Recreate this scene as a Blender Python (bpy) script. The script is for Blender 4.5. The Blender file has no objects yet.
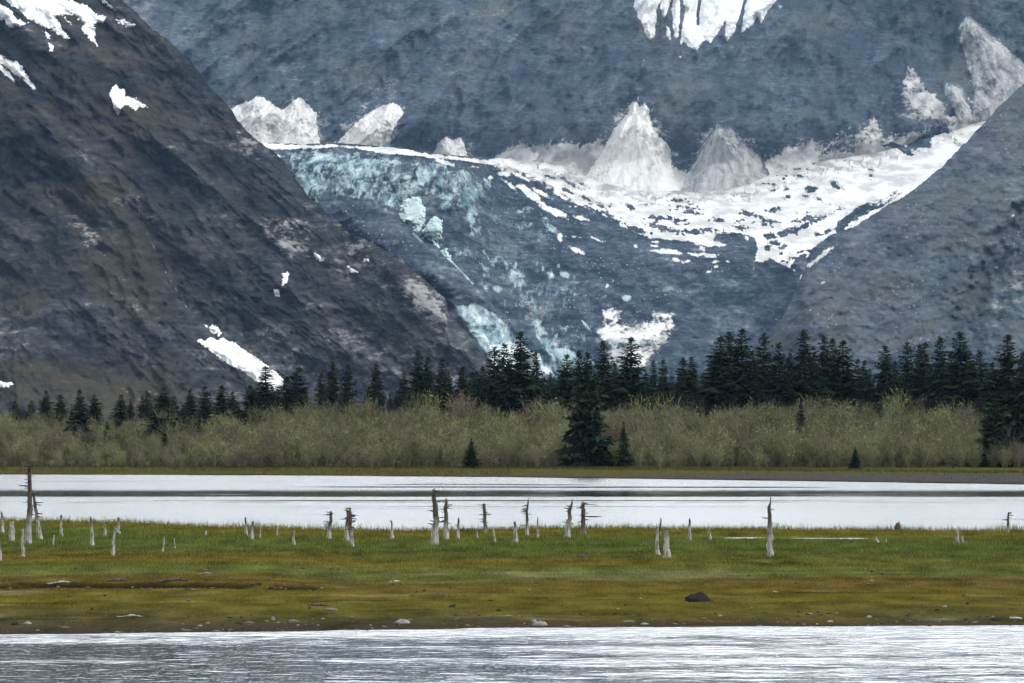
import bpy, math, random
import numpy as np

R = math.radians
F = 1024 * 100.0 / 36.0      # focal length in pixels (100 mm lens, 36 mm sensor)
HZ = 430.0                   # image row of the horizon
EYE = 6.0                    # eye height above the river
scn = bpy.context.scene
COL = scn.collection
rng = np.random.default_rng(7)
random.seed(7)

# ------------------------------------------------------------------ helpers
def hash2(ix, iy, seed):
    h = (ix.astype(np.int64) * 374761393 + iy.astype(np.int64) * 668265263 + seed * 974634777) & 0xffffffff
    h = ((h ^ (h >> 13)) * 1274126177) & 0xffffffff
    h = (h ^ (h >> 16)) & 0xffffffff
    return h

def perlin(x, y, seed=0):
    x = np.asarray(x, float); y = np.asarray(y, float)
    x0 = np.floor(x); y0 = np.floor(y)
    fx = x - x0; fy = y - y0
    u = fx * fx * fx * (fx * (fx * 6 - 15) + 10); v = fy * fy * fy * (fy * (fy * 6 - 15) + 10)
    def g(dx, dy):
        a = hash2(x0 + dx, y0 + dy, seed) * (2 * math.pi / 4294967296.0)
        return np.cos(a) * (fx - dx) + np.sin(a) * (fy - dy)
    n0 = g(0, 0) * (1 - u) + g(1, 0) * u
    n1 = g(0, 1) * (1 - u) + g(1, 1) * u
    return (n0 * (1 - v) + n1 * v) * 1.41

def fbm(x, y, seed=0, octs=4, gain=.5):
    s = 0; a = 1.0; t = 0
    for o in range(octs):
        s = s + a * perlin(x * 2 ** o, y * 2 ** o, seed + o * 17); t += a; a *= gain
    return s / t * 1.5

def ridged(x, y, seed=0, octs=4, gain=.55):
    s = 0; a = 1.0; t = 0
    for o in range(octs):
        s = s + a * (1 - 2 * np.abs(perlin(x * 2 ** o, y * 2 ** o, seed + o * 31))); t += a; a *= gain
    return s / t

def smooth(a, b, x):
    t = np.clip((x - a) / (b - a), 0, 1)
    return t * t * (3 - 2 * t)

def sd_poly(px, py, poly):
    """signed distance to a closed outline, positive inside"""
    P = np.asarray(poly, float); Q = np.roll(P, -1, 0)
    out = np.full(px.shape, -50.0)
    m = (px > P[:, 0].min() - 40) & (px < P[:, 0].max() + 40) & (py > P[:, 1].min() - 40) & (py < P[:, 1].max() + 40)
    x = px[m]; y = py[m]
    d = np.full(x.shape, 1e9); ins = np.zeros(x.shape, bool)
    for (ax, ay), (bx, by) in zip(P, Q):
        ex, ey = bx - ax, by - ay
        t = np.clip(((x - ax) * ex + (y - ay) * ey) / (ex * ex + ey * ey + 1e-9), 0, 1)
        d = np.minimum(d, (x - ax - t * ex) ** 2 + (y - ay - t * ey) ** 2)
        if ay != by:
            c = (ay > y) != (by > y)
            ins ^= c & (x < (bx - ax) * (y - ay) / (by - ay) + ax)
    d = np.sqrt(d)
    out[m] = np.where(ins, d, -d)
    return out

def sd_ell(px, py, cx, cy, w, h, rot=0):
    a, b = w / 2.0, h / 2.0
    c, s = math.cos(R(rot)), math.sin(R(rot))
    u = (px - cx) * c + (py - cy) * s; v = -(px - cx) * s + (py - cy) * c
    return (1 - np.sqrt((u / a) ** 2 + (v / b) ** 2)) * min(a, b)

def sd_line(px, py, pts, w):
    d = np.full(px.shape, 50.0)
    for (ax, ay), (bx, by) in zip(pts[:-1], pts[1:]):
        ex, ey = bx - ax, by - ay
        t = np.clip(((px - ax) * ex + (py - ay) * ey) / (ex * ex + ey * ey + 1e-9), 0, 1)
        d = np.minimum(d, np.hypot(px - ax - t * ex, py - ay - t * ey))
    return w / 2.0 - d

def mesh_np(name, verts, faces, mat=None, attrs=None, cols=None, smooth_shade=True, parent=None):
    """one mesh object from numpy arrays; faces is (n,3) or (n,4)"""
    verts = np.ascontiguousarray(verts, np.float32); faces = np.ascontiguousarray(faces, np.int32)
    me = bpy.data.meshes.new(name)
    k = faces.shape[1]
    me.vertices.add(len(verts)); me.vertices.foreach_set('co', verts.ravel())
    me.loops.add(faces.size); me.loops.foreach_set('vertex_index', faces.ravel())
    me.polygons.add(len(faces))
    me.polygons.foreach_set('loop_start', np.arange(0, faces.size, k, dtype=np.int32))
    me.polygons.foreach_set('loop_total', np.full(len(faces), k, np.int32))
    me.polygons.foreach_set('use_smooth', np.full(len(faces), smooth_shade, bool))
    me.update(calc_edges=True)
    for n, v in (attrs or {}).items():
        at = me.attributes.new(n, 'FLOAT', 'POINT'); at.data.foreach_set('value', np.ascontiguousarray(v, np.float32).ravel())
    for n, v in (cols or {}).items():
        at = me.attributes.new(n, 'FLOAT_VECTOR', 'POINT'); at.data.foreach_set('vector', np.ascontiguousarray(v, np.float32).ravel())
    if mat: me.materials.append(mat)
    o = bpy.data.objects.new(name, me); COL.objects.link(o)
    if parent: o.parent = parent
    return o

def grid_faces(nr, nc):
    i = np.arange(nr * nc, dtype=np.int32).reshape(nr, nc)
    return np.stack([i[:-1, :-1], i[:-1, 1:], i[1:, 1:], i[1:, :-1]], -1).reshape(-1, 4)

def tag(o, label=None, cat=None, group=None, kind=None):
    if label: o['label'] = label
    if cat: o['category'] = cat
    if group: o['group'] = group
    if kind: o['kind'] = kind
    return o

def empty(name, loc):
    o = bpy.data.objects.new(name, None); COL.objects.link(o); o.location = loc; o.empty_display_size = .3
    return o

def ray(px, py, Y):
    """the point Y metres out that is seen in direction (px, py) from the shore where the photographer stands"""
    return np.stack([(px - 512) / F * Y, Y + 0 * px, EYE + (HZ - py) / F * Y], -1)

class NT:
    def __init__(s, name):
        s.m = bpy.data.materials.new(name); s.m.use_nodes = True
        s.t = s.m.node_tree; s.t.nodes.clear()
        s.out = s.t.nodes.new('ShaderNodeOutputMaterial')
        s.b = s.t.nodes.new('ShaderNodeBsdfPrincipled'); s.link(s.b.outputs[0], s.out.inputs[0])
    def n(s, typ, **kw):
        x = s.t.nodes.new(typ)
        for k, v in kw.items(): setattr(x, k, v)
        return x
    def link(s, a, b): s.t.links.new(a, b)
    def put(s, sock, v):
        if hasattr(v, 'is_linked') or hasattr(v, 'links'): s.link(v, sock)
        else: sock.default_value = v
    def coord(s): return s.n('ShaderNodeTexCoord').outputs['Object']
    def attr(s, name, vec=False):
        a = s.n('ShaderNodeAttribute', attribute_name=name); return a.outputs['Vector' if vec else 'Fac']
    def mapping(s, v, rot=(0, 0, 0), scale=(1, 1, 1)):
        m = s.n('ShaderNodeMapping'); s.link(v, m.inputs[0]); m.inputs['Rotation'].default_value = rot; m.inputs['Scale'].default_value = scale
        return m.outputs[0]
    def noise(s, v, scale, detail=4, rough=.55, dist=0):
        n = s.n('ShaderNodeTexNoise'); s.link(v, n.inputs['Vector'])
        n.inputs['Scale'].default_value = scale; n.inputs['Detail'].default_value = detail
        n.inputs['Roughness'].default_value = rough; n.inputs['Distortion'].default_value = dist
        return n.outputs[0]
    def math(s, op, a, b=None, c=None, clamp=False):
        m = s.n('ShaderNodeMath', operation=op, use_clamp=clamp)
        s.put(m.inputs[0], a)
        if b is not None: s.put(m.inputs[1], b)
        if c is not None: s.put(m.inputs[2], c)
        return m.outputs[0]
    def step(s, v, a, b, lo=0.0, hi=1.0):
        m = s.n('ShaderNodeMapRange', interpolation_type='SMOOTHSTEP'); s.put(m.inputs[0], v)
        m.inputs[1].default_value = a; m.inputs[2].default_value = b; m.inputs[3].default_value = lo; m.inputs[4].default_value = hi
        return m.outputs[0]
    def ramp(s, v, stops):
        r = s.n('ShaderNodeValToRGB'); s.put(r.inputs[0], v)
        el = r.color_ramp.elements
        while len(el) < len(stops): el.new(.5)
        for e, (p, c) in zip(el, stops): e.position = p; e.color = (*c, 1)
        return r.outputs[0]
    def mix(s, f, a, b, mode='MIX'):
        m = s.n('ShaderNodeMix', data_type='RGBA', blend_type=mode)
        s.put(m.inputs[0], f)
        for i, v in ((6, a), (7, b)):
            if isinstance(v, tuple): m.inputs[i].default_value = (*v, 1)
            else: s.link(v, m.inputs[i])
        return m.outputs[2]
    def bump(s, h, dist, strength=1):
        b = s.n('ShaderNodeBump'); s.link(h, b.inputs['Height']); b.inputs['Distance'].default_value = dist; b.inputs['Strength'].default_value = strength
        s.link(b.outputs[0], s.b.inputs['Normal']); return b
    def setp(s, **kw):
        for k, v in kw.items():
            sock = s.b.inputs[k.replace('_', ' ')]
            if isinstance(v, tuple): sock.default_value = (*v, 1) if len(v) == 3 else v
            else: s.put(sock, v)

# ------------------------------------------------------------------ materials
def rock_material(name, c0, c1, c2, veg, angle, aniso=.18, bumpd=3.0, spots=.0, ysc=.18):
    k = NT(name); P = k.mapping(k.coord(), (0, 0, 0), (1, ysc, 1))
    A = k.mapping(P, (0, R(angle), 0), (aniso, .6, 1))
    na = k.noise(A, 1 / 16.0, 6, .62, .3)
    nb = k.noise(P, 1 / 90.0, 5, .55)
    nf = k.noise(P, 1 / 4.5, 4, .65)
    n3 = k.noise(A, 1 / 5.0, 5, .7, .6)
    def rid(v, sc_, det):
        q = k.n('ShaderNodeTexNoise', noise_type='RIDGED_MULTIFRACTAL'); k.link(v, q.inputs['Vector'])
        q.inputs['Scale'].default_value = sc_; q.inputs['Detail'].default_value = det; q.inputs['Roughness'].default_value = .6; q.inputs['Lacunarity'].default_value = 2.2; q.inputs['Distortion'].default_value = .4
        return k.step(q.outputs[0], .1, 1.6)
    r1 = rid(A, 1 / 34.0, 6); r2 = rid(k.mapping(P, (0, R(angle + 62), 0), (aniso * 1.3, .6, 1)), 1 / 46.0, 6)
    rr = k.math('ADD', k.math('MULTIPLY', k.math('SUBTRACT', r1, .5), .16), k.math('MULTIPLY', k.math('SUBTRACT', r2, .5), .12))
    t = k.math('MULTIPLY_ADD', k.math('SUBTRACT', na, .5), .75, k.math('MULTIPLY_ADD', k.math('SUBTRACT', nb, .5), .45, rr))
    t = k.math('MULTIPLY_ADD', k.math('SUBTRACT', nf, .5), .65, t)
    t = k.math('MULTIPLY_ADD', k.math('SUBTRACT', n3, .5), 1.0, t)
    t = k.math('ADD', k.math('MULTIPLY_ADD', k.attr('tone'), .12, t), .56)
    c = k.ramp(t, [(.26, c0), (.50, c1), (.66, tuple((a + 1.4 * b) / 2.4 for a, b in zip(c2, c1))), (.84, c2)])
    # faint hue drift between blue-grey, green-grey and violet-grey rock
    hue = k.n('ShaderNodeTexNoise'); k.link(P, hue.inputs['Vector']); hue.inputs['Scale'].default_value = 1 / 45.0; hue.inputs['Detail'].default_value = 3
    c = k.mix(.15, c, k.mix(1.0, c, k.mix(1.0, hue.outputs['Color'], (1.9, 2.0, 2.05), 'MULTIPLY'), 'MULTIPLY'))
    vf = k.math('MULTIPLY', k.attr('veg'), k.step(k.math('MULTIPLY_ADD', nb, .6, k.math('MULTIPLY', na, .4)), .36, .6), clamp=True)
    c = k.mix(vf, c, k.mix(nf, tuple(.6 * v for v in veg), tuple(1.4 * v for v in veg)))
    # pale weathered rock and scree boulders
    pf = k.step(k.math('MULTIPLY_ADD', k.math('SUBTRACT', t, .5), 2.6, k.attr('pale')), .35, .95)
    c = k.mix(pf, c, k.mix(nf, (.16, .157, .155), (.40, .39, .37)))
    if spots:
        vo = k.n('ShaderNodeTexVoronoi'); k.link(P, vo.inputs['Vector']); vo.inputs['Scale'].default_value = 1 / 4.6
        sp = k.math('MULTIPLY', k.step(vo.outputs['Distance'], .24, .10), k.step(k.noise(P, 1 / 38.0, 2), .5, .62))
        c = k.mix(k.math('MULTIPLY', sp, spots), c, (.36, .37, .375))
    # broken glacier ice
    V = k.mapping(P, (0, R(-14), 0), (1, .5, .55))
    ni = k.math('MULTIPLY_ADD', k.noise(V, 1 / 26.0, 4, .6, .2), .40, k.math('MULTIPLY', k.noise(V, 1 / 7.0, 5, .72, .6), .60))
    ic = k.math('MULTIPLY_ADD', k.math('SUBTRACT', ni, .5), 3.2, k.attr('ice'))
    c = k.mix(k.math('MULTIPLY', k.step(k.attr('ice'), .02, .15), k.step(ic, .40, .80)), c, k.mix(k.step(k.noise(V, 1 / 11.0, 4, .65, .4), .38, .6), (.15, .245, .285), (.42, .53, .53)))
    c = k.mix(k.math('MULTIPLY', k.step(k.attr('ice'), .02, .15), k.step(ic, .84, 1.15)), c, (.68, .74, .73))
    # dirty avalanche snow and clean snow
    di = k.math('MULTIPLY_ADD', k.math('SUBTRACT', na, .5), 1.7, k.attr('dirty'))
    di = k.math('MULTIPLY_ADD', k.math('SUBTRACT', nf, .5), 1.2, di)
    c = k.mix(k.math('MULTIPLY', k.step(k.attr('dirty'), .0, .12), k.step(di, .30, .62)), c, k.mix(k.step(k.noise(P, 1 / 24.0, 5), .35, .6), (.36, .355, .345), (.74, .725, .695)))
    sn = k.math('MULTIPLY_ADD', k.math('SUBTRACT', k.noise(P, 1 / 6.0, 4, .6), .5), .5, k.attr('snow'))
    sf = k.step(sn, -.05, .07)
    c = k.mix(sf, c, k.mix(k.step(k.noise(P, 1 / 20.0, 5, .6), .36, .6), (.50, .495, .48), (.74, .735, .72)))
    k.setp(Base_Color=c, Roughness=.93, Specular_IOR_Level=0.0)
    nf = k.math('MULTIPLY_ADD', r1, 2.0, k.math('MULTIPLY_ADD', r2, 2.0, nf))
    h = k.math('MULTIPLY_ADD', nf, .4, k.math('MULTIPLY_ADD', n3, .6, na))
    h = k.math('MULTIPLY', h, k.math('MULTIPLY_ADD', sf, -.85, 1.0))
    k.bump(h, bumpd, .8)
    return k.m

M_left = rock_material('dark_mossy_rock', (.018, .021, .024), (.048, .052, .056), (.15, .153, .155), (.066, .056, .034), 40, .34, 5.0)
M_right = rock_material('grey_scree', (.055, .068, .084), (.108, .127, .149), (.20, .216, .235), (.098, .108, .10), -38, .3, 2.8, .7)
M_wall = rock_material('blue_grey_cliff', (.062, .080, .100), (.110, .138, .168), (.22, .25, .275), (.125, .135, .125), -55, .3, 8.0)
M_glac = rock_material('glacier_debris', (.026, .038, .052), (.070, .090, .112), (.19, .21, .235), (.09, .10, .11), 38, .35, 5.0, .8, .10)

def snow_material(name, lo, hi, streak, ang):
    k = NT(name); P = k.coord()
    A = k.mapping(P, (0, R(ang), 0), (.1, .5, 1))
    n = k.noise(A, 1 / 7.0, 5, .6, .2)
    n2 = k.noise(P, 1 / 14.0, 5, .6)
    t = k.math('MULTIPLY_ADD', n, streak, k.math('MULTIPLY', n2, 1 - streak))
    k.setp(Base_Color=k.ramp(t, [(.32, lo), (.56, hi)]), Roughness=.8, Specular_IOR_Level=0.0)
    k.bump(t, 1.2, .4)
    return k.m
M_snow = snow_material('old_snow', (.78, .775, .76), (.87, .87, .87), .6, 38)
def cone_material(name, c0, c1, c2, lo, hi, fade):
    k = NT(name); P = k.coord(); cmb = k.n('ShaderNodeCombineXYZ')
    k.link(k.attr('ru'), cmb.inputs[0]); k.link(k.attr('rv'), cmb.inputs[1])
    n = k.noise(k.mapping(cmb.outputs[0], (0, 0, 0), (9, .05, 1)), 1.0, 6, .7, .5)
    n2 = k.noise(P, 1 / 9.0, 5, .65)
    t = k.math('MULTIPLY_ADD', n, .68, k.math('MULTIPLY', n2, .32))
    rm = k.step(k.math('MULTIPLY_ADD', k.math('SUBTRACT', t, .5), fade * 5.0, k.attr('rim')), fade * .1, fade)
    k.setp(Base_Color=k.mix(rm, (.11, .135, .165), k.ramp(t, [(lo, c0), ((lo + hi) / 2, c1), (hi, c2)])), Roughness=.9, Specular_IOR_Level=0.0)
    k.bump(t, 1.6, .5); return k.m
M_cone = cone_material('dusty_avalanche_snow', (.36, .355, .34), (.68, .665, .63), (.84, .825, .78), .34, .55, .9)
M_cone_mid = cone_material('dirty_avalanche_snow', (.17, .18, .19), (.36, .365, .36), (.56, .555, .535), .34, .62, 4.5)
M_cone_grey = cone_material('grey_avalanche_snow', (.16, .17, .18), (.33, .335, .33), (.60, .59, .55), .36, .62, 2.2)
M_hang = snow_material('cliff_snow', (.70, .70, .70), (.88, .88, .88), .7, 80)
M_ice = snow_material('glacier_ice', (.20, .31, .33), (.52, .62, .60), .4, 70)

k = NT('river_water'); P = k.coord()
S = k.mapping(P, (0, 0, R(1.2)), (.008, .13, 1))
band = k.attr('calm')
streak = k.noise(S, 1.0, 5, .6, .3)
cal = k.math('ADD', band, k.math('MULTIPLY', k.step(streak, .60, .68), .55), clamp=True)
rip = k.noise(k.mapping(P, (0, 0, 0), (1.0, 1.7, 1)), 1.6, 3, .6)
k.setp(Base_Color=(.018, .03, .034), IOR=1.33, Specular_IOR_Level=.5)
rough = k.math('MAXIMUM', k.math('MULTIPLY_ADD', cal, -.24, k.attr('rough')), .03)
k.link(rough, k.b.inputs['Roughness'])
k.bump(k.math('MULTIPLY', rip, k.math('MULTIPLY_ADD', cal, -.97, 1.0)), .07, .6)
M_water = k.m

def veg_material(name, rough=.8, fine=3.0, amt=.5, trans=0.0):
    k = NT(name); P = k.coord(); c = k.attr('tint', True)
    n = k.noise(P, fine, 4, .65)
    c = k.mix(1.0, c, k.ramp(n, [(.25, (1 - amt,) * 3), (.75, (1 + amt * .0 + .999 * 0 + 0.0,) * 3)]), 'MULTIPLY')
    k.setp(Base_Color=c, Roughness=rough, Specular_IOR_Level=0.0)
    return k
M_grass = veg_material('marsh_grass_blades', .75, 1.2, .35).m
kk = veg_material('marsh_turf', .9, 4.0, .5); kk.bump(kk.noise(kk.coord(), 5.0, 4), .06, .7); M_turf = kk.m
kk = veg_material('bank_soil', .9, 2.0, .5); kk.bump(kk.noise(kk.coord(), 2.0, 4), .1, .7); M_ground = kk.m
M_shrub = veg_material('alder_twigs', .8, .9, .4).m

k = NT('spruce_needles'); P = k.coord()
oi = k.n('ShaderNodeObjectInfo')
n = k.noise(P, .9, 3, .6)
c = k.mix(n, (.009, .019, .011), (.036, .056, .027))
c = k.mix(k.math('MULTIPLY', oi.outputs['Random'], .55), c, (.032, .034, .022))
k.setp(Base_Color=c, Roughness=.7, Specular_IOR_Level=0.0); M_needle = k.m
k = NT('spruce_bark'); k.setp(Base_Color=k.mix(k.noise(k.coord(), 4), (.03, .025, .02), (.09, .08, .07)), Roughness=.9, Specular_IOR_Level=0.0); M_bark = k.m

k = NT('weathered_dead_wood'); P = k.coord()
n = k.noise(k.mapping(P, (0, 0, 0), (6, 6, 1.2)), 2.0, 5, .65)
n2 = k.noise(P, 2.2, 3)
dk = k.step(k.math('MULTIPLY_ADD', k.math('SUBTRACT', n2, .5), 1.1, k.math('MULTIPLY_ADD', k.math('SUBTRACT', n, .5), .9, k.attr('dark'))), .25, .85)
c = k.mix(dk, k.ramp(n, [(.36, (.12, .105, .09)), (.5, (.35, .325, .295)), (.64, (.60, .57, .53))]), k.ramp(n, [(.35, (.024, .019, .017)), (.65, (.15, .125, .105))]))
k.setp(Base_Color=c, Roughness=.85, Specular_IOR_Level=0.0); k.bump(n, .03, .8); M_dead = k.m
k = NT('wet_dark_rock'); P = k.coord(); n = k.noise(P, 6, 5, .65)
k.setp(Base_Color=k.mix(n, (.008, .008, .009), (.05, .047, .045)), Roughness=.9, Specular_IOR_Level=0.0); k.bump(n, .05, .9); M_rockdark = k.m
k = NT('pale_stone'); P = k.coord(); n = k.noise(P, 7, 5, .65)
k.setp(Base_Color=k.mix(n, (.11, .108, .105), (.34, .335, .33)), Roughness=.8); k.bump(n, .04, .8); M_rockpale = k.m
k = NT('brown_mud'); P = k.coord(); n = k.noise(P, 5, 5, .65)
k.setp(Base_Color=k.mix(n, (.03, .023, .015), (.10, .08, .055)), Roughness=.8); k.bump(n, .05, .9); M_mud = k.m

# ------------------------------------------------------------------ mountains
def lut(pts): 
    p = np.array(pts, float); return lambda x: np.interp(x, p[:, 0], p[:, 1])

ridgeA = lut([(-900, -40), (-500, -60), (-250, -95), (-60, -120), (30, -95), (80, -48), (122, 0), (143, 20), (160, 34), (187, 57), (213, 90),
              (230, 109), (248, 133), (263, 143), (283, 161), (300, 187), (318, 205), (335, 219), (350, 232), (372, 243), (400, 258), (425, 280), (445, 298), (449, 312), (462, 325), (472, 340), (484, 354),
              (500, 372), (530, 402), (570, 434)])
YrA = lut([(-900, 2600), (0, 2500), (250, 2330), (400, 2210), (480, 2100), (570, 2050)])
ridgeB = lut([(690, 446), (722, 408), (752, 370), (778, 326), (795, 292), (806, 266), (815, 252), (838, 237), (860, 223), (880, 210), (905, 196), (930, 177),
              (950, 158), (965, 143), (985, 122), (1005, 101), (1024, 84), (1100, 18), (1220, -70), (1400, -140), (1700, -170)])
YrB = lut([(690, 2350), (800, 2450), (1024, 2850), (1400, 3100)])

def slope_layer(ridge, Yr, tan, p):
    def f(px, py):
        yr = Yr(px); zr = np.maximum(EYE + (HZ - ridge(px)) / F * yr, 4.0)
        yb = yr - (zr + 3) / tan
        lo = np.zeros(px.shape); hi = np.ones(px.shape)
        for _ in range(26):
            h = (lo + hi) / 2
            Y = yb + (yr - yb) * h; Z = -3 + (zr + 3) * h ** p
            up = Z > EYE + (HZ - py) / F * Y
            hi = np.where(up, h, hi); lo = np.where(up, lo, h)
        return yb + (yr - yb) * (lo + hi) / 2
    return f
baseA = slope_layer(ridgeA, YrA, .72, 1.22)
baseB = slope_layer(ridgeB, YrB, .68, 1.10)

def rot(x, z, ang):
    c, s = math.cos(R(ang)), math.sin(R(ang)); return x * c + z * s, -x * s + z * c

def YA(px, py):
    Y = baseA(px, py); X = (px - 512) / F * Y; Z = EYE + (HZ - py) / F * Y
    a, b = rot(X, Z, -40)
    a2, b2 = rot(X, Z, -68)
    d = 80 * fbm(a / 500, b / 230, 3, 3) + 30 * ridged(a / 330, b / 85, 11, 4) + 26 * ridged(a2 / 220, b2 / 70, 17, 4) * smooth(-.3, .4, fbm(X / 260, Z / 200, 19, 2)) + 13 * ridged(a / 75, b / 24, 23, 4) + 7 * ridged(a2 / 40, b2 / 16, 27, 3) + 5 * fbm(X / 16, Z / 12, 29, 4)
    edge = smooth(0, 26, py - ridgeA(px)) * .7 + .3
    low = smooth(440, 400, py)
    return Y - d * edge * (.3 + .7 * low)

def YB(px, py):
    Y = baseB(px, py); X = (px - 512) / F * Y; Z = EYE + (HZ - py) / F * Y
    a, b = rot(X, Z, 38)
    d = 40 * fbm(a / 600, b / 200, 43, 3) + 13 * ridged(a / 260, b / 60, 51, 3) + 6 * fbm(a / 50, b / 18, 63, 3) + 6 * fbm(X / 12, Z / 9, 69, 4)
    # a nearer rock rib with a deep gully behind it, at the right
    rib = sd_poly(px, py, [(1060, 200), (1024, 250), (1005, 275), (990, 300), (965, 335), (950, 420), (1200, 420), (1200, 100)])
    gul = sd_line(px, py, [(1100, 150), (1024, 220), (1000, 250), (978, 290), (965, 325)], 22)
    d = d + 45 * smooth(-6, 40, rib + 8 * fbm(px / 14, py / 14, 71, 3)) - 22 * smooth(-10, 10, gul + 8 * fbm(px / 12, py / 12, 73, 3))
    edge = smooth(0, 24, py - ridgeB(px)) * .6 + .4
    return Y - d * edge

def YD(px, py):
    tan = 1.0; k_ = (HZ - py) / F
    Y = (394 - EYE - 3950 * tan) / (k_ - tan)
    X = (px - 512) / F * Y; Z = EYE + k_ * Y
    a, b = rot(X, Z, 55)
    d = 110 * fbm(X / 420, Z / 700, 81, 3) + 75 * ridged(a / 360, b / 120, 91, 4) + 18 * ridged(X / 70, Z / 160, 97, 3) + 7 * ridged(a / 70, b / 18, 98, 3) + 6 * fbm(X / 26, Z / 22, 99, 4)
    return Y - d * (.25 + .75 * smooth(165, 120, py))

YC1 = lut([(135, 4150), (150, 3900), (200, 3200), (260, 2800), (360, 2400), (450, 2200)])
YC0 = lut([(120, 3100), (147, 2950), (165, 2800), (200, 2680), (230, 2600), (300, 2450), (450, 2200)])
moraine = [(335, 205), (372, 212), (400, 225), (432, 252), (470, 285), (520, 327), (552, 356), (530, 352), (492, 310), (476, 300), (446, 296), (400, 272), (350, 235)]
icefall = [(284, 150), (330, 152), (400, 158), (430, 160), (468, 168), (500, 184), (470, 205), (445, 216), (420, 205), (400, 210), (385, 208), (355, 198), (330, 192), (322, 205), (308, 204), (294, 180)]
tongue = [(446, 298), (460, 304), (476, 302), (488, 307), (505, 317), (520, 328), (535, 345), (546, 362), (560, 380), (480, 380), (488, 358), (479, 344), (470, 335), (462, 324), (456, 314)]
KC = lut([(225, 142), (262, 142.5), (300, 144), (340, 143), (380, 146), (420, 151), (450, 155), (490, 158), (505, 160), (530, 160), (560, 164), (590, 178), (640, 188), (700, 190), (740, 184), (780, 170), (830, 158), (880, 150), (930, 132), (1012, 110)])
def YC(px, py):
    w = smooth(450, 520, px)
    K = KC(px); yd = (394 - EYE - 3950) / ((HZ - K) / F - 1.0)
    u = np.clip((py - K) / (262 - K), -.2, 1)
    Y1 = np.where(py > 262, YC1(py), np.where(u < .3, yd + (3480 - yd) * u / .3, np.where(u < .65, 3480 - 400 * (u - .3) / .35, 3080 - 280 * (u - .65) / .35)))
    Y = YC0(py) * (1 - w) + Y1 * w
    X = (px - 512) / F * Y; Z = EYE + (HZ - py) / F * Y
    d = 40 * fbm(X / 260, Z / 90, 111, 3) * smooth(180, 260, py + 40 * (1 - w)) + 3 * fbm(X / 45, Z / 32, 117, 4) + 16 * ridged((X * .8 + Z * .6) / 60, (Z * .8 - X * .6) / 24, 119, 3)
    si = np.maximum(sd_poly(px, py, icefall), sd_poly(px, py, tongue))
    d = d + smooth(-3, 8, si) * (18 * ridged(X / 34, Z / 50, 121, 3) + 9 * ridged(X / 11, Z / 18, 127, 3))
    d = d + 55 * smooth(-12, 14, sd_poly(px, py, moraine))
    gl = sd_poly(px, py, [(762, 262), (795, 268), (802, 300), (800, 345), (770, 340), (752, 300)])
    d = d - 35 * smooth(-10, 10, gl)
    return Y - d

# ---- what lies on the slopes
basin = [(486, 160), (494, 158), (505, 151), (520, 147), (540, 149), (556, 146), (575, 147), (590, 148), (604, 150), (640, 168), (668, 168), (690, 178), (712, 172), (738, 172), (765, 166), (786, 150), (805, 156), (830, 156), (850, 152),
         (870, 140), (884, 147), (905, 138), (930, 131), (955, 127), (985, 116), (1030, 70), (1060, 80), (1000, 140), (950, 170), (905, 205), (880, 216), (860, 226), (843, 230), (850, 221), (872, 208), (884, 198), (860, 206), (838, 222),
         (836, 232), (824, 240), (812, 249), (798, 252), (794, 262), (790, 268), (778, 264), (770, 258), (764, 262), (754, 262), (757, 250), (754, 238), (738, 233), (716, 234), (714, 240), (727, 244), (712, 247), (700, 246), (690, 242),
         (668, 240), (650, 238), (632, 232), (615, 223), (600, 216), (588, 209), (574, 203), (564, 192), (548, 183), (530, 175), (508, 167)]
darks = [(751, 168, 12, 3, 0), (752, 174, 16, 5, -8), (742, 182, 13, 4, -10), (768, 184, 14, 4, 8), (770, 190, 12, 2.4, -5), (797, 169, 9, 4, -15), (808, 169, 5, 5, 0), (813, 163, 7, 3, -5), (778, 175, 6, 4, 0), (784, 178, 10, 4, -35),
         (801, 176, 15, 4, 5), (787, 196, 6, 6, 0), (811, 190, 13, 10, 20), (820, 200, 9, 3, 30), (806, 196, 6, 6, 0), (834, 184, 9, 7, 40), (838, 188, 8, 3, 20), (870, 168, 4, 9, -20), (871, 175, 4, 8, 20), (844, 161, 10, 2.6, -28), (826, 154, 7, 4, -10),
         (773, 210, 13, 4, -6), (749, 214, 13, 4, 14), (765, 220, 14, 3.4, 12), (807, 219, 22, 4, -10), (785, 190, 5, 3, -10), (565, 179, 12, 5, 12), (580, 183, 9, 4, 20), (567, 190, 14, 4, 25), (607, 218, 32, 4, 22), (601, 205, 15, 4, 12),
         (631, 207, 7, 4, 20), (656, 218, 17, 4, -2), (676, 220, 20, 4, 12), (681, 200, 15, 5, 5), (686, 207, 18, 3, 10), (690, 212, 13, 3, 6), (669, 194, 10, 4, 0), (718, 220, 11, 3, 0), (740, 221, 9, 3, 0), (693, 232, 17, 6, 5), (672, 231, 17, 4, 8),
         (637, 230, 19, 4, 14), (658, 226, 18, 3, 8), (708, 230, 19, 3, 5), (585, 198, 18, 4, 30), (572, 184, 22, 6, 28), (548, 176, 16, 4, 20), (600, 212, 22, 3, 18), (770, 236, 12, 5, 0), (785, 232, 22, 5, -20), (800, 228, 30, 4, -25),
         (812, 222, 34, 3, -24), (776, 243, 9, 5, 10), (768, 248, 6, 7, 0), (783, 247, 10, 4, -15), (798, 258, 22, 3, -14), (824, 232, 16, 3, -20), (765, 224, 12, 3, 8), (742, 228, 12, 3, 5)]
dark_polys = [[(879, 120), (890, 115), (905, 118), (925, 125), (908, 130), (896, 127), (889, 132), (883, 128)],
              [(882, 146), (895, 143), (905, 147), (912, 143), (925, 133), (932, 128), (947, 126), (949, 132), (932, 135), (930, 148), (918, 148), (912, 150), (914, 157), (907, 154), (897, 149)]]
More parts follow.
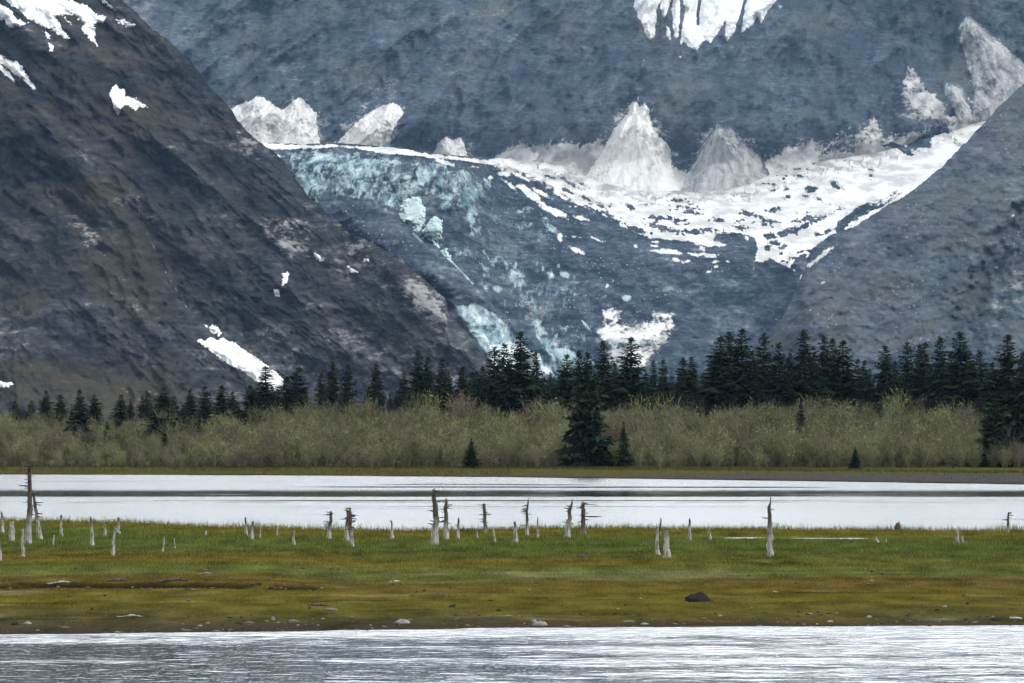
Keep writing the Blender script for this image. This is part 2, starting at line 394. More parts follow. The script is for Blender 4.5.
lights = [(667, 251.5, 31, 6, 3), (676, 260, 13, 4, 2), (686, 262, 9, 4, -15), (704, 255, 32, 5, 5), (702, 248, 8, 6, 40), (655, 246, 9, 2.6, 0), (656, 242, 9, 2.2, 0), (636, 246, 5, 4, 0), (576, 250, 19, 6, 20), (581, 218, 17, 5, 17),
          (574, 237, 17, 2, 2), (594, 238, 9, 3, 20), (602, 241, 7, 2.2, 0), (561, 213, 11, 5, 30), (560, 237, 6, 10, -10), (715, 262, 8, 3, 0), (716, 267, 6, 4, -20), (709, 271, 8, 4, -35), (728, 261, 5, 2, 0), (607, 286, 4, 6, 20), (503, 174, 16, 5, 5),
          (503, 166, 10, 4, 10), (490, 178, 6, 5, 0), (509, 184, 20, 4, 40), (522, 187, 15, 6, 15), (532, 195, 28, 9, 38), (541, 193, 22, 5, 30), (553, 211, 32, 7, 25), (580, 218, 16, 4, 15), (446, 163, 28, 5, 18), (474, 167, 9, 3, 10),
          (803, 255, 15, 8, -20), (785, 259, 12, 11, 20), (762, 260, 15, 5, -5), (804, 278, 9, 7, 0), (804, 288, 10, 9, 0), (804, 299, 9, 9, 0), (747, 238, 6, 4, 20), (723, 245, 11, 3.4, -5), (794, 270, 4, 3, 0), (278, 156, 12, 3, 8), (548, 182, 20, 4, 28),
          (592, 206, 26, 5, 28), (540, 202, 18, 5, 40), (500, 162, 24, 3, 12), (519, 176, 22, 4, 25), (561, 196, 24, 4, 32), (728, 383, 10, 8, 0)]
strip = [(255, 141), (270, 143), (300, 145), (330, 144), (352, 146), (372, 146), (400, 147), (420, 152), (445, 155), (470, 158), (492, 160), (500, 166), (480, 164), (455, 160), (430, 158), (412, 156), (405, 155), (388, 155), (372, 152), (355, 149), (340, 147),
         (318, 149), (300, 149), (285, 150), (268, 149)]
iceP = [[(507, 272), (513, 261), (518, 259), (523, 275), (532, 289), (539, 310), (547, 319), (549, 338), (540, 334), (528, 323), (514, 308), (518, 293), (507, 279)],
        [(535, 276), (546, 287), (545, 308), (540, 300)],
        [(592, 333), (602, 324), (602, 309), (620, 304), (621, 321), (630, 326), (648, 321), (657, 311), (672, 313), (676, 321), (672, 338), (658, 349), (644, 366), (620, 372), (607, 362), (611, 347), (600, 340)],
        [(538, 338), (548, 336), (552, 348), (566, 345), (578, 356), (596, 352), (596, 366), (560, 380), (540, 362)],
        [(466, 205), (482, 210), (484, 232), (474, 236), (466, 224)], [(538, 207), (548, 218), (562, 232), (563, 242), (550, 232), (540, 222)]]
whiteP = [tongue[5:9] + [(500, 380), (488, 358), (480, 346), (474, 334), (484, 330), (500, 345)],
          [(476, 303), (488, 308), (505, 318), (517, 330), (510, 332), (495, 322), (484, 316)]]
hang = [[(634, 7), (638, -40), (668, -40), (662, -2), (657, 8), (655, 35), (651, 40), (648, 39), (643, 26)],
        [(660, 7), (668, -20), (672, -2), (667, 12), (664, 18)],
        [(672, 9), (676, -20), (680, 5), (680, 19), (678, 39), (675, 38), (673, 25)],
        [(666, 26), (669, 28), (671, 41), (668, 39)],
        [(683, -4), (680, -50), (730, -70), (800, -45), (778, -2), (769, 10), (761, 23), (757, 16), (752, 25), (741, 33), (744, 12), (748, -4), (744, -2), (740, 14), (735, 31), (727, 41), (725, 38), (726, 19), (715, 37), (711, 43), (705, 40), (696, 50), (690, 48), (684, 41), (681, 44), (681, 32), (685, 14)]]
cones = [[(215, 115), (226, 110), (240, 104), (250, 100), (257, 96), (266, 99), (274, 105), (280, 108), (284, 113), (278, 120), (268, 132), (256, 150), (250, 178), (200, 178)],
         [(236, 178), (254, 152), (262, 138), (270, 126), (279, 112), (287, 106), (294, 100), (299, 97), (304, 99), (311, 107), (316, 113), (318, 125), (320, 140), (322, 178)],
         [(318, 178), (330, 152), (342, 136), (354, 124), (366, 114), (380, 106), (394, 102), (402, 107), (404, 113), (398, 121), (393, 132), (389, 152), (388, 180)],
         [(428, 188), (434, 155), (437, 142), (446, 137), (452, 139), (462, 137), (465, 146), (470, 160), (474, 188)],
         [(566, 226), (584, 180), (594, 163), (603, 150), (611, 132), (620, 120), (627, 115), (628, 106), (633, 101), (637, 103), (640, 106), (645, 103), (650, 110), (651, 124), (659, 135), (668, 143), (672, 154), (671, 168), (684, 196), (690, 226)],
         [(668, 226), (686, 176), (696, 152), (703, 142), (711, 131), (718, 124), (724, 127), (730, 125), (738, 134), (748, 145), (760, 152), (772, 180), (790, 226)],
         [(957, 30), (962, 20), (967, 16), (975, 20), (990, 32), (1005, 46), (1020, 58), (1050, 84), (1040, 120), (990, 140), (972, 122), (975, 90), (966, 62), (960, 42)],
         [(941, 88), (948, 82), (957, 84), (964, 88), (970, 108), (974, 124), (962, 124), (952, 106)]]
fans = [  # soft dusty avalanche fringes
        ([(494, 158), (512, 147), (530, 146), (550, 144), (566, 143), (582, 146), (598, 138), (615, 150), (610, 180), (540, 175)], 5),
        ([(904, 76), (908, 66), (914, 69), (920, 80), (932, 90), (945, 108), (958, 122), (940, 124), (926, 118), (912, 106), (904, 96)], 3),
        ([(782, 152), (800, 142), (812, 138), (826, 150), (846, 140), (864, 142), (872, 112), (880, 116), (884, 132), (892, 136), (905, 140), (880, 160), (800, 168)], 7),
        ([(680, 176), (698, 160), (740, 158), (770, 150), (800, 140), (815, 158), (770, 185), (700, 196)], 10)]
leftS = [[(42, -1), (67, -1), (88, 7), (100, 16), (106, 16), (103, 23), (92, 23), (96, 33), (94, 37), (98, 46), (88, 37), (81, 28), (85, 23), (74, 15), (63, 13), (67, 20), (72, 25), (63, 18), (55, 13), (61, 28), (69, 38), (63, 38), (52, 29), (41, 26), (30, 19), (17, 9), (5, -1), (-20, -40), (10, -60)],
         [(-12, 0), (0, 4), (9, 9), (17, 19), (28, 23), (19, 27), (9, 27), (5, 20), (0, 19), (-20, 12)],
         [(100, -2), (105, 0), (112, 6), (117, 11), (110, 8)],
         [(116, 20), (122, 19.5), (129, 22), (135, 25), (130, 27.5), (124, 25)],
         [(45, 31), (48, 33), (49.5, 38.5), (47, 37)],
         [(49, 43), (51.5, 44), (54, 49), (50, 50.5)],
         [(-14, 50), (0, 55), (9, 60), (17, 62), (23, 69), (30, 80), (37, 90.5), (33, 89), (23, 80), (12, 72), (0, 63), (-14, 58)],
         [(-8, 62), (0, 65), (6, 69), (11, 75), (15, 82), (9, 78), (0, 70), (-8, 68)],
         [(110, 92), (112, 87), (116, 86), (121, 89), (125, 90), (126, 97), (133, 98), (140, 101), (147, 107), (138, 106), (135, 110), (128, 104), (122, 107), (118, 115), (115, 110), (112, 103)],
         [(197.6, 340.5), (200.5, 338.5), (206, 341), (209, 336.5), (213, 338), (217.5, 340.5), (223, 337.5), (236, 343.5), (246, 351), (267, 365), (284, 379), (283, 385), (274, 392), (261, 384), (243, 371.5), (229, 364.5), (210.5, 351)],
         [(203, 324), (209, 327.5), (213, 325), (216, 326), (219, 329), (222, 333.5), (219, 336), (212, 332)],
         [(282, 273), (290, 273), (288, 280), (283, 285)], [(274.5, 290), (280, 290), (279, 297), (274.5, 297)],
         [(314, 253), (319, 254), (323, 258), (321.5, 261), (315, 258)], [(-6, 382), (4, 382), (15, 383.5), (6, 387), (-6, 388)], [(347, 266.5), (352, 268), (357, 272), (352, 272.5)], [(364, 258), (369, 259), (368, 261), (364, 260.5)]]
lefttone = [[(68, 215), (80, 218), (95, 232), (108, 256), (103, 258), (85, 240), (70, 226)], [(262, 222), (285, 205), (306, 232), (312, 255), (290, 256), (268, 240)], [(398, 280), (425, 282), (446, 303), (440, 318), (420, 312), (400, 300)], [(232, 120), (248, 135), (258, 160), (240, 150)], [(340, 225), (362, 240), (385, 262), (350, 250)]]

def jig(px, py, seed, amp=1.0):
    return amp * (1.2 * fbm(px / 7, py / 7, seed, 2) + 1.3 * fbm(px / 2.6, py / 2.6, seed + 5, 2))

def surf_attrs(layer, px, py):
    z = np.zeros(px.shape)
    a = dict(snow=z - 1, dirty=z.copy(), ice=z.copy(), veg=z.copy(), pale=z.copy(), tone=z.copy())
    if layer == 'A':
        a['veg'] = .65 * smooth(-.5, .5, fbm(px / 90, py / 60, 201, 3)) * smooth(300, 180, px + py * .1) + 1.0 * smooth(0, 26, py - 352 - 12 * fbm(px / 40, py / 40, 205, 2)) * smooth(235, 120, px) * smooth(60, 95, px + 60)
        a['veg'] = np.clip(a['veg'] + .5 * smooth(120, 30, np.hypot(px - 90, (py - 130) * .9)), 0, 1)
        a['tone'] = .7 * smooth(230, 420, px + .2 * py) + .5 * smooth(300, 350, py) * smooth(60, 160, px) - .5 * smooth(60, 0, np.abs(py - 60 - .4 * px)) * smooth(200, 80, px)
        a['tone'] += 1.5 * fbm((px * .77 + py * .64) / 90, (py * .77 - px * .64) / 26, 207, 4)
        p = np.max([sd_poly(px, py, q) for q in lefttone], 0)
        a['pale'] = .62 * smooth(-12, 9, p)
        s = np.max([sd_poly(px, py, q) for q in leftS], 0) + jig(px, py, 211)
        s = np.maximum(s, np.minimum(sd_line(px, py, [(139, 210), (142, 220), (148, 235), (155, 250), (161, 262), (167, 275), (178, 292), (187, 308)], 1.3) * 1.5, .3 + .6 * fbm(px / 9, py / 9, 213, 2)))
        sp = fbm(px / 5, py / 2.5, 219, 2) - 1.05 + .25 * smooth(200, 0, np.hypot(px - 20, py - 40))
        s = np.maximum(s, sp * 4 - 1.0)
        a['snow'] = np.clip((s - .6) / 8, -1, 1)
    if layer == 'B':
        a['tone'] = .6 * fbm(px / 70, py / 40, 231, 3) + 1.1 * fbm((px * .78 - py * .62) / 60, (py * .78 + px * .62) / 11, 232, 4) - 1.0 * smooth(-14, 8, sd_line(px, py, [(1100, 150), (1024, 220), (1000, 250), (978, 290)], 18) + 9 * fbm(px / 10, py / 16, 237, 3))
        rib = sd_poly(px, py, [(1040, 245), (1010, 275), (1000, 300), (990, 330), (1000, 335), (1010, 310), (1040, 290)])
        a['pale'] = .55 * smooth(-10, 8, rib) + .38 * smooth(-14, 10, sd_line(px, py, [(1010, 215), (960, 240), (900, 290), (850, 310)], 14)) * smooth(-.2, .6, fbm(px / 20, py / 12, 233, 3))
        a['veg'] = .8 * smooth(.0, .7, fbm(px / 55, py / 30, 235, 3) + .25)
        s = sd_ell(px, py, 820, 257, 36, 5.5, -38) + jig(px, py, 239, .8)
        s = np.maximum(s, sd_ell(px, py, 822, 283, 10, 3.5, -15) - .5); s = np.maximum(s, sd_ell(px, py, 1013, 216, 9, 4, -30) - .3)
        a['snow'] = np.clip((s - .4) / 8, -1, 1)
    if layer in 'CD':
        s = np.maximum(sd_poly(px, py, basin), sd_poly(px, py, strip))
        for q in lights: s = np.maximum(s, sd_ell(px, py, *q))
        d = np.full(px.shape, -50.0)
        for q in darks: d = np.maximum(d, sd_ell(px, py, *q))
        for q in dark_polys: d = np.maximum(d, sd_poly(px, py, q) + 1)
        d = np.maximum(d, sd_line(px, py, [(836, 229), (850, 221), (870, 211), (884, 204), (900, 193)], 2.4))
        d = np.maximum(d, sd_line(px, py, [(842, 221), (862, 211), (880, 202), (898, 191)], 1.6))
        # thin melt streaks in the lower snowfield, following its bowl shape
        u = np.hypot(px - 690, (py + 160) * 1.9); v = (px - 690) / 60
        st = fbm(v * 1.6, u / 7.0, 241, 3) - .80
        st = st * 5 * smooth(188, 215, py + .25 * np.abs(px - 690) * smooth(690, 640, px))
        d = np.maximum(d, st - 6 * smooth(212, 196, py))
        d = d + np.where(d > -6, jig(px, py, 245, 1.1) + 1.2 * fbm(px / 9, py / 3.5, 249, 3), 0); s = np.minimum(s, -d + .2) + jig(px, py, 243, .6)
        a['snow'] = np.clip((s - .3) / 8, -1, 1)
        dr = z.copy()
        for q, w in fans: dr = np.maximum(dr, smooth(-w, w, sd_poly(px, py, q) + 4 * fbm((px + .5 * py) / 8, py / 16, 247, 3) + 2 * fbm(px / 3, py / 6, 248, 2)) * .62)
        bs = sd_poly(px, py, basin)
        for i, q in enumerate(cones if layer == 'D' else []): dr = np.maximum(dr, (.30, .30, .30, .3, .36, .40, .12, .2)[i] * smooth(-15, 1, sd_poly(px, py, q) + 7 * fbm(px / 6, py / 14, 292 + i, 3)) * smooth(-4, 6, py - np.array(q)[:, 1].min()))
        dr = np.maximum(dr, .42 * smooth(-12, 8, sd_poly(px, py, [(905, 98), (960, 110), (1000, 128), (940, 160), (850, 158), (780, 160), (800, 145), (870, 128)]) + 8 * fbm((px + .4 * py) / 8, py / 18, 299, 3)))
        dr = np.maximum(dr, .95 * smooth(-9, 4, bs + 5 * fbm((px + .4 * py) / 7, py / 18, 251, 3) + 3 * fbm(px / 3, py / 7, 252, 2)) * smooth(215, 195, py) * smooth(480, 500, px))
        # the upper part of the basin is dusty rather than clean
        grey = smooth(36, -6, py - KC(px) + 16 * fbm(px / 14, py / 9, 253, 3)) * smooth(500, 560, px)
        a['snow'] = np.clip(np.minimum(a['snow'], np.where(bs > 0, 1.0 - 1.5 * grey + .45 * fbm(px / 5, py / 8, 257, 3) * smooth(.05, .3, grey), 1)), -1, 1)
        a['snow'] = np.where((bs > -2) & (grey > .3), np.minimum(a['snow'], np.clip((-d + .4) / 8, -1, 1)), a['snow'])
        dr = np.where((d > 0), dr * smooth(1.6, 0, d), dr)
        if layer == 'C': dr = np.maximum(dr, .50 * smooth(-3, 4, sd_poly(px, py, iceP[2]) + 2.0 * fbm(px / 5, py / 4, 264, 2)) + .25 * fbm((px * .9 - py * .4) / 14, (py * .9 + px * .4) / 3.0, 266, 3) * (sd_poly(px, py, iceP[2]) > -4))
        a['dirty'] = dr
        if layer == 'C':
            ic = .60 * smooth(-5, 5, sd_poly(px, py, icefall) + 5 * fbm(px / 14, py / 10, 261, 3))
            ic = np.maximum(ic, .2 * smooth(-20, 10, sd_poly(px, py, [(430, 165), (520, 185), (560, 240), (520, 270), (470, 250), (440, 215)])))
            ic = np.maximum(ic, .34 * smooth(-14, 12, sd_poly(px, py, [(420, 168), (500, 186), (560, 225), (590, 280), (604, 350), (548, 352), (520, 320), (475, 285), (440, 250)]) + 8 * fbm(px / 12, py / 16, 267, 3)))
            ic = np.maximum(ic, .88 * smooth(-2, 4, sd_poly(px, py, tongue)))
            for q in whiteP: ic = np.maximum(ic, 1.05 * smooth(-3, 4, sd_poly(px, py, q)))
            for i, q in enumerate(iceP): ic = np.maximum(ic, (.54, .46, .42, .66, .50, .56)[i] * smooth(-3, 3.5, sd_poly(px, py, q) + 1.5 * fbm(px / 5, py / 5, 263, 2)))
            for q in [(606, 296, 8, 5, 0), (626, 298, 12, 7, 0), (486, 288, 7, 7, 0), (497, 289, 12, 8, 10), (565, 275, 12, 7, 25), (551, 275, 10, 6, 30), (543, 268, 4, 7, 0), (537, 263, 4, 7, 0), (558, 266, 5, 6, 0)]:
                ic = np.maximum(ic, .8 * smooth(-2, 2, sd_ell(px, py, *q)))
            ic = np.maximum(ic, .7 * smooth(-1.5, 1, sd_line(px, py, [(414, 234), (427, 248)], 3)))
            ic = np.maximum(ic, .9 * smooth(-1.5, 1, sd_line(px, py, [(441, 251), (458, 268), (473, 284)], 1.8)))
            ic = np.maximum(ic, .8 * smooth(-1.5, 1, sd_line(px, py, [(582, 320), (591, 331)], 2)))
            ic = ic * (1 - smooth(-1, 3, sd_poly(px, py, moraine)))
            a['ice'] = ic
            a['pale'] = .78 * smooth(-3, 3, sd_poly(px, py, iceP[2]) + 2 * fbm(px / 5, py / 5, 268, 2)) + .45 * smooth(-3, 5, sd_poly(px, py, iceP[0]))
            a['tone'] = 1.5 * fbm((px * .8 + py * .6) / 45, (py * .8 - px * .6) / 13, 271, 4) + .5 * fbm(px / 6, py / 5, 273, 2) - .7 * smooth(-14, 8, sd_poly(px, py, [(755, 268), (795, 270), (802, 300), (800, 345), (770, 340), (750, 300)])) + .3 * smooth(-4, 4, sd_poly(px, py, moraine))
        else:
            a['tone'] = 1.0 * fbm(px / 80, py / 60, 281, 3) + 1.2 * fbm((px * .75 - py * .65) / 70, (py * .75 + px * .65) / 16, 283, 4) * smooth(700, 500, px) + 1.1 * fbm(px / 14, py / 46, 284, 4) * smooth(560, 680, px) + .45 * smooth(420, 150, px) - .9 * smooth(700, 960, px) * smooth(110, 20, py) - .35 * smooth(440, 640, px)
            a['pale'] = .34 * smooth(-16, 12, sd_line(px, py, [(470, 10), (440, 40), (400, 80), (360, 100)], 16)) + .3 * smooth(-12, 10, sd_ell(px, py, 508, 42, 20, 34, 20)) + .3 * smooth(-20, 14, sd_ell(px, py, 760, 75, 70, 40, 0))
            a['veg'] = .9 * smooth(-.1, .6, fbm(px / 90, py / 50, 285, 3))
            # scree aprons of finer, even grey debris along the foot of the wall
            ap = smooth(40, 0, np.abs(py - np.interp(px, [380, 420, 500, 560, 620, 760, 820, 860, 900, 940], [140, 145, 140, 138, 132, 130, 118, 105, 90, 85])) * 1.6)
            a['tone'] = a['tone'] * (1 - .6 * ap) + .22 * ap
            hg = np.max([sd_poly(px, py, q) for q in hang], 0) + jig(px, py, 287, .7)
            hg = np.maximum(hg, sd_ell(px, py, 780, 7, 6, 4, 0)); hg = np.maximum(hg, sd_ell(px, py, 680, 57, 3, 3, 0))
            hg = np.minimum(hg, -sd_line(px, py, [(701, -40), (700, 0), (698, 12), (698, 24)], 3.2))
            a['snow'] = np.maximum(a['snow'], np.clip((hg - .4) / 8, -1, 1))
            a['snow'] = np.maximum(a['snow'], np.clip((sd_line(px, py, [(644, 60), (640, 74), (637, 88), (638, 100)], 1.2) - .25 + .5 * fbm(px / 6, py / 6, 289, 2)) / 8, -1, .03))
    return a

def cols_for(lo, hi, step=1.2, far=14):
    inner = np.arange(max(lo, -18), min(hi, 1042) + .1, step)
    L = [inner]
    if lo < -18: L.insert(0, np.arange(lo, inner[0] - 2, far))
    if hi > 1042: L.append(np.arange(inner[-1] + far * .5, hi, far))
    return np.concatenate(L)

def build_slope(name, ridge, Yf, lo, hi, nrows, mat, layer, back_tan=.55):
    c = cols_for(lo, hi)
    s = np.linspace(0, 1, nrows)
    rg = ridge(c) + 2.4 * fbm(c / 18, c * 0, 301, 3) + 1.5 * fbm(c / 5, c * 0, 305, 3)
    bot = 449.0
    px = np.repeat(c[None], nrows, 0); py = rg[None] + (bot - rg)[None] * s[:, None]
    py = np.maximum(py, np.minimum(rg, bot)[None])
    Y = Yf(px, py)
    V = ray(px, py, Y)
    # the far side of the crest falls away behind it
    top = V[0]; back = []
    for q, dY in enumerate((2000, 900, 400, 160, 60, 18)):
        b = top.copy(); b[:, 1] += dY; b[:, 0] *= 1 + dY / np.maximum(top[:, 1], 1) * .2; b[:, 2] = np.maximum(top[:, 2] - dY * back_tan, -4); back.append(b)
    V = np.concatenate([np.array(back), V]); nb = 6
    at = surf_attrs(layer, px, py)
    at = {k_: np.concatenate([np.repeat(v[:1], nb, 0), v]) for k_, v in at.items()}
    o = mesh_np(name, V.reshape(-1, 3), grid_faces(nrows + nb, len(c)), mat, {k_: v.ravel() for k_, v in at.items()})
    return o

tag(build_slope('left_mountain', ridgeA, YA, -700, 566, 400, M_left, 'A'), kind='structure')
tag(build_slope('right_mountain', ridgeB, YB, 700, 1500, 260, M_right, 'B'), kind='structure')

c = cols_for(-420, 1450)
skyl = -105 + 50 * fbm(c / 160, c * 0, 311, 4)
rows = np.concatenate([np.linspace(0, 1, 26)[:-1] ** 1.0])
pyl = np.concatenate([skyl[None] + (-12 - skyl)[None] * rows[:, None], np.repeat(np.arange(-12, 300, 1.2)[:, None], len(c), 1)])
pxl = np.repeat(c[None], len(pyl), 0)
V = ray(pxl, pyl, YD(pxl, pyl)); top = V[0]; back = []
for dY in (1200, 500, 150):
    b = top.copy(); b[:, 1] += dY; b[:, 2] -= dY * .8; back.append(b)
V = np.concatenate([np.array(back), V])
at = surf_attrs('D', pxl, pyl); at = {k_: np.concatenate([np.repeat(v[:1], 3, 0), v]).ravel() for k_, v in at.items()}
tag(mesh_np('back_mountain', V.reshape(-1, 3), grid_faces(len(pyl) + 3, len(c)), M_wall, at), kind='structure')

c = np.arange(225, 1012, 1.1)
topC = KC(c) - 4 * smooth(490, 530, c) + .8 * fbm(c / 9, c * 0, 321, 2)
s = np.linspace(0, 1, 270)
pyl = topC[None] + (447 - topC)[None] * s[:, None]; pxl = np.repeat(c[None], len(s), 0)
V = ray(pxl, pyl, YC(pxl, pyl)); b = V[0].copy(); b[:, 1] += 900; b[:, 0] *= 1.15; b[:, 2] += 20
V = np.concatenate([b[None], V])
at = surf_attrs('C', pxl, pyl); at = {k_: np.concatenate([v[:1], v]).ravel() for k_, v in at.items()}
tag(mesh_np('glacier', V.reshape(-1, 3), grid_faces(len(s) + 1, len(c)), M_glac, at), kind='structure')

def patch(name, poly, Yf, mat, thick, k_, label, cat, group, seed, step=.6, amp=1.0, crest=None, clip=None):
    """a lens of snow or ice lying on a slope; its rim dives under the rock, so its outline is a real contact line"""
    P = np.array(poly, float)
    xs = np.arange(P[:, 0].min() - 3, P[:, 0].max() + 3, step); ys = np.arange(P[:, 1].min() - 3, P[:, 1].max() + 3, step)
    px, py = np.meshgrid(xs, ys)
    sd = sd_poly(px, py, poly) + jig(px, py, seed, amp)
    if clip is not None: sd = np.minimum(sd, clip(px, py))
    t = np.clip(sd * k_, -3.5 * k_, thick)
    at = None
    if crest:
        ax, ay = P[P[:, 1].argmin()]; ay -= 4
        at = {'ru': np.arctan2(px - ax, np.maximum(py - ay, .5)), 'rv': np.hypot(px - ax, py - ay), 'rim': sd + 14 * smooth(.45, .75, (py - P[:, 1].min()) / np.ptp(P[:, 1]))}
        t = np.where(t > 0, t * (1 + .05 * ridged(at['ru'] * 7, at['rv'] / 60, seed + 3, 3) * smooth(0, 5, sd)), t)
    V = ray(px, py, Yf(px, py) - t).reshape(-1, 3)
    fc = grid_faces(*px.shape)
    keep = (sd.ravel()[fc].max(1) > -2.2)
    fc = fc[keep]; used = np.unique(fc); rem = np.zeros(len(V), np.int32); rem[used] = np.arange(len(used), dtype=np.int32)
    o = mesh_np(name, V[used], rem[fc], mat, {k2: v2.ravel()[used] for k2, v2 in at.items()} if at else None)
    return tag(o, label, cat, group)

G = 'snow patches on the dark left mountain'
LL = ['broad streaky snowfield at the top of the dark left mountain', 'speckled thin snow beside the broad snowfield, at the upper left corner of the mountain', 'thin snow sliver high on the crest of the dark left mountain',
      'small snow wedge just below the crest, right of the broad snowfield', 'tiny snow fleck hanging under the broad snowfield on the left mountain', 'tiny snow fleck, lower of the two under the broad snowfield', 'long tapering snow tongue below the speckled snow at the left edge',
      'narrow snow streak under the long tapering tongue at the left edge', 'lobed isolated snow patch alone on the dark upper slope', 'large white avalanche snow chute running down to the spruces', 'ragged snow scrap just above the head of the white chute',
      'small upright snow patch, upper of the pair on the middle slope', 'small square snow patch, lower of the pair on the middle slope', 'small snow patch near the crest above the pale outcrop', 'small snow strip low on the slope at the left edge above the trees',
      'tiny snow fleck on brown rock below the moraine', 'tiniest snow dot on brown rock, right of the other flecks']
for i, q in enumerate(leftS):
    patch('snow_patch', q, YA, M_snow, 4, .9, LL[i], 'snow patch', G, 400 + i, .6, 1.25 if i != 9 else .8)

def dcut(px, py): return -sd_line(px, py, [(701, -40), (700, 0), (698, 12), (698, 24)], 3.0)
HL = ['leftmost tapering snow tongue hanging on the back cliff', 'short snow sliver between the hanging tongues on the cliff', 'thin vertical snow ribbon beside the widest hanging snowfield', 'small snow fleck below the short sliver on the cliff', 'widest hanging snowfield with jagged lower edge at the top of the back cliff']
for i, q in enumerate(hang):
    patch('hanging_snowfield', q, YD, M_hang, 9, 2.2, HL[i], 'snowfield', 'snow hanging on the back cliff', 430 + i, .6, .7, clip=dcut if i == 4 else None)
CL = ['pale avalanche cone touching the left mountain, left of the twin peaks of snow', 'pointed pale avalanche cone, right of the twin pair above the icefall', 'slanting pale avalanche cone right of the twin cones', 'small dusty snow mound on the edge above the glacier',
      'tallest white avalanche cone with a knobbly top above the snow basin', 'grey dirty avalanche cone right of the tallest white one', 'long grey-white snow fan high at the right above the slope', 'short pale snow wedge left of the long fan']
for i, q in enumerate(cones):
    m = {5: M_cone_mid, 6: M_cone_grey, 7: M_cone_mid}.get(i, M_cone)
    patch('avalanche_cone', q, YD, m, 26, 1.5, CL[i], 'snow cone', 'avalanche cones at the foot of the back cliff', 450 + i, .7, .8, crest=True)
serac = [[(399, 206), (405, 200), (412, 196), (420, 198), (426, 208), (424, 224), (418, 233), (411, 226), (400, 219)],
         [(421, 231), (427, 224), (434, 216), (441, 220), (443, 231), (441, 240), (436, 242), (441, 251), (431, 243)],
         [(441, 251), (446, 248), (451, 257), (448, 260)]]
SL = ['largest pale blue ice tower in the middle of the icefall', 'second pale blue ice tower just right of the largest', 'small pale ice block below the second tower']
for i, q in enumerate(serac):
    patch('serac', q, YC, M_ice, 16, 3.0, SL[i], 'ice tower', 'ice towers of the icefall', 470 + i, .5, 1.2, crest=True)

# ------------------------------------------------------------------ ground, meadow, river
shore = lut([(-400, 405), (-200, 392), (-69, 383), (-34, 378), (0, 361), (30, 337), (56, 313), (140, 290), (400, 280)])
def gz(X, Y):
    d = Y - shore(X) - .8 * fbm(X / 9, Y / 9, 501, 2)
    z = np.where(d < 0, np.maximum(d * .12, -1.2), np.minimum(d * .075, .85))
    z = z + smooth(392, 470, Y) * 3.6 + smooth(470, 640, Y) * 1.8 + smooth(700, 1600, Y) * 3
    z = z + smooth(385, 420, Y) * .3 * fbm(X / 14, Y / 14, 503, 3)
    nearbank = smooth(30, 8, Y) * 3.2
    return z + nearbank
xs = np.concatenate([-np.geomspace(110, 4400, 26)[::-1], np.arange(-108, 108.1, 1.0), np.geomspace(110, 4400, 26)])
ys = np.concatenate([np.linspace(-390, 0, 14), np.arange(4, 280, 8.0), np.arange(282, 480, .8), np.geomspace(482, 7300, 44)])
X, Y = np.meshgrid(xs, ys); Z = gz(X, Y)
d = Y - shore(X)
gn = fbm(X / 10, Y / 5, 511, 4); gn2 = fbm(X / 2.5, Y / 1.5, 513, 3)
grav = smooth(2.5, 7.5, -(d - 9 - 14 * smooth(5, 60, X)) + 5 * gn) * smooth(-25, 20, X + 20 * gn) 
cg = np.array([.085, .078, .022]); cs = np.array([.075, .070, .066]); cm = np.array([.045, .036, .022]); cb = np.array([.10, .082, .045])
T = cg[None, None] * np.ones(X.shape + (1,))
T = T * (1 - .6 * smooth(0, .6, gn2)[..., None]) + .6 * smooth(0, .6, gn2)[..., None] * cb
T = T * (1 - grav[..., None]) + grav[..., None] * cs
edge = smooth(2.6, .8, d + .6 * gn2)[..., None]; T = T * (1 - edge) + edge * cm
mead = (smooth(8, 14, d) * smooth(0, .4, fbm(X / 16, Y / 8, 517, 3)))[..., None] * .6
T = T * (1 - mead) + mead * np.array([.06, .085, .02])
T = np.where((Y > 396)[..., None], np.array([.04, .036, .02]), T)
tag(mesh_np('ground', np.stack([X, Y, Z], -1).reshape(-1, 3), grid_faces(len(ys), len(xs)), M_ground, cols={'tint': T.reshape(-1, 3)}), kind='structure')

yn = lut([(-200, 79), (-40, 81.5), (-15, 83.2), (0, 86), (15, 87), (40, 88), (200, 90)])     # near waterline of the meadow
yf = lut([(-220, 186), (-120, 178), (-32, 172), (-22, 166), (-16, 159), (-10, 156), (-4, 160), (4, 163), (16, 161), (30, 159), (60, 160), (220, 168)])  # far edge
def pool(X, Y):
    return np.maximum(1 - ((X - 12.3) / 1.3) ** 2 - ((Y - 149.2 - .25 * np.sin(X)) / 1.2) ** 2, 1 - ((X - 16.6) / 2.4) ** 2 - ((Y - 148.6) / 1.1) ** 2)
def mz(X, Y):
    n = fbm(X / 6, Y / 4, 521, 3); n2 = fbm(X / 1.4, Y / 1.2, 523, 2)
    dn = Y - yn(X) - .55 * n; df = yf(X) - Y + .8 * n
    z = -.35 + .38 * smooth(-3, .8, dn) + .16 * smooth(.5, 6, dn) + .20 * smooth(8, 70, dn)
    z = z + .05 * n * smooth(0, 5, dn) + .025 * n2 * smooth(0, 2, dn)
    z = z + .20 * smooth(-.15, .35, Y - 104.2 - 1.3 * fbm(X / 3.5, X * 0, 525, 3) + .012 * X) * smooth(-6, -10, X) 
    z = z - .9 * smooth(1.2, -1.5, df)
    z = np.where(pool(X, Y) > -.4, z * (1 - smooth(-.4, .1, pool(X, Y))) + smooth(-.4, .1, pool(X, Y)) * .30, z)
    return z
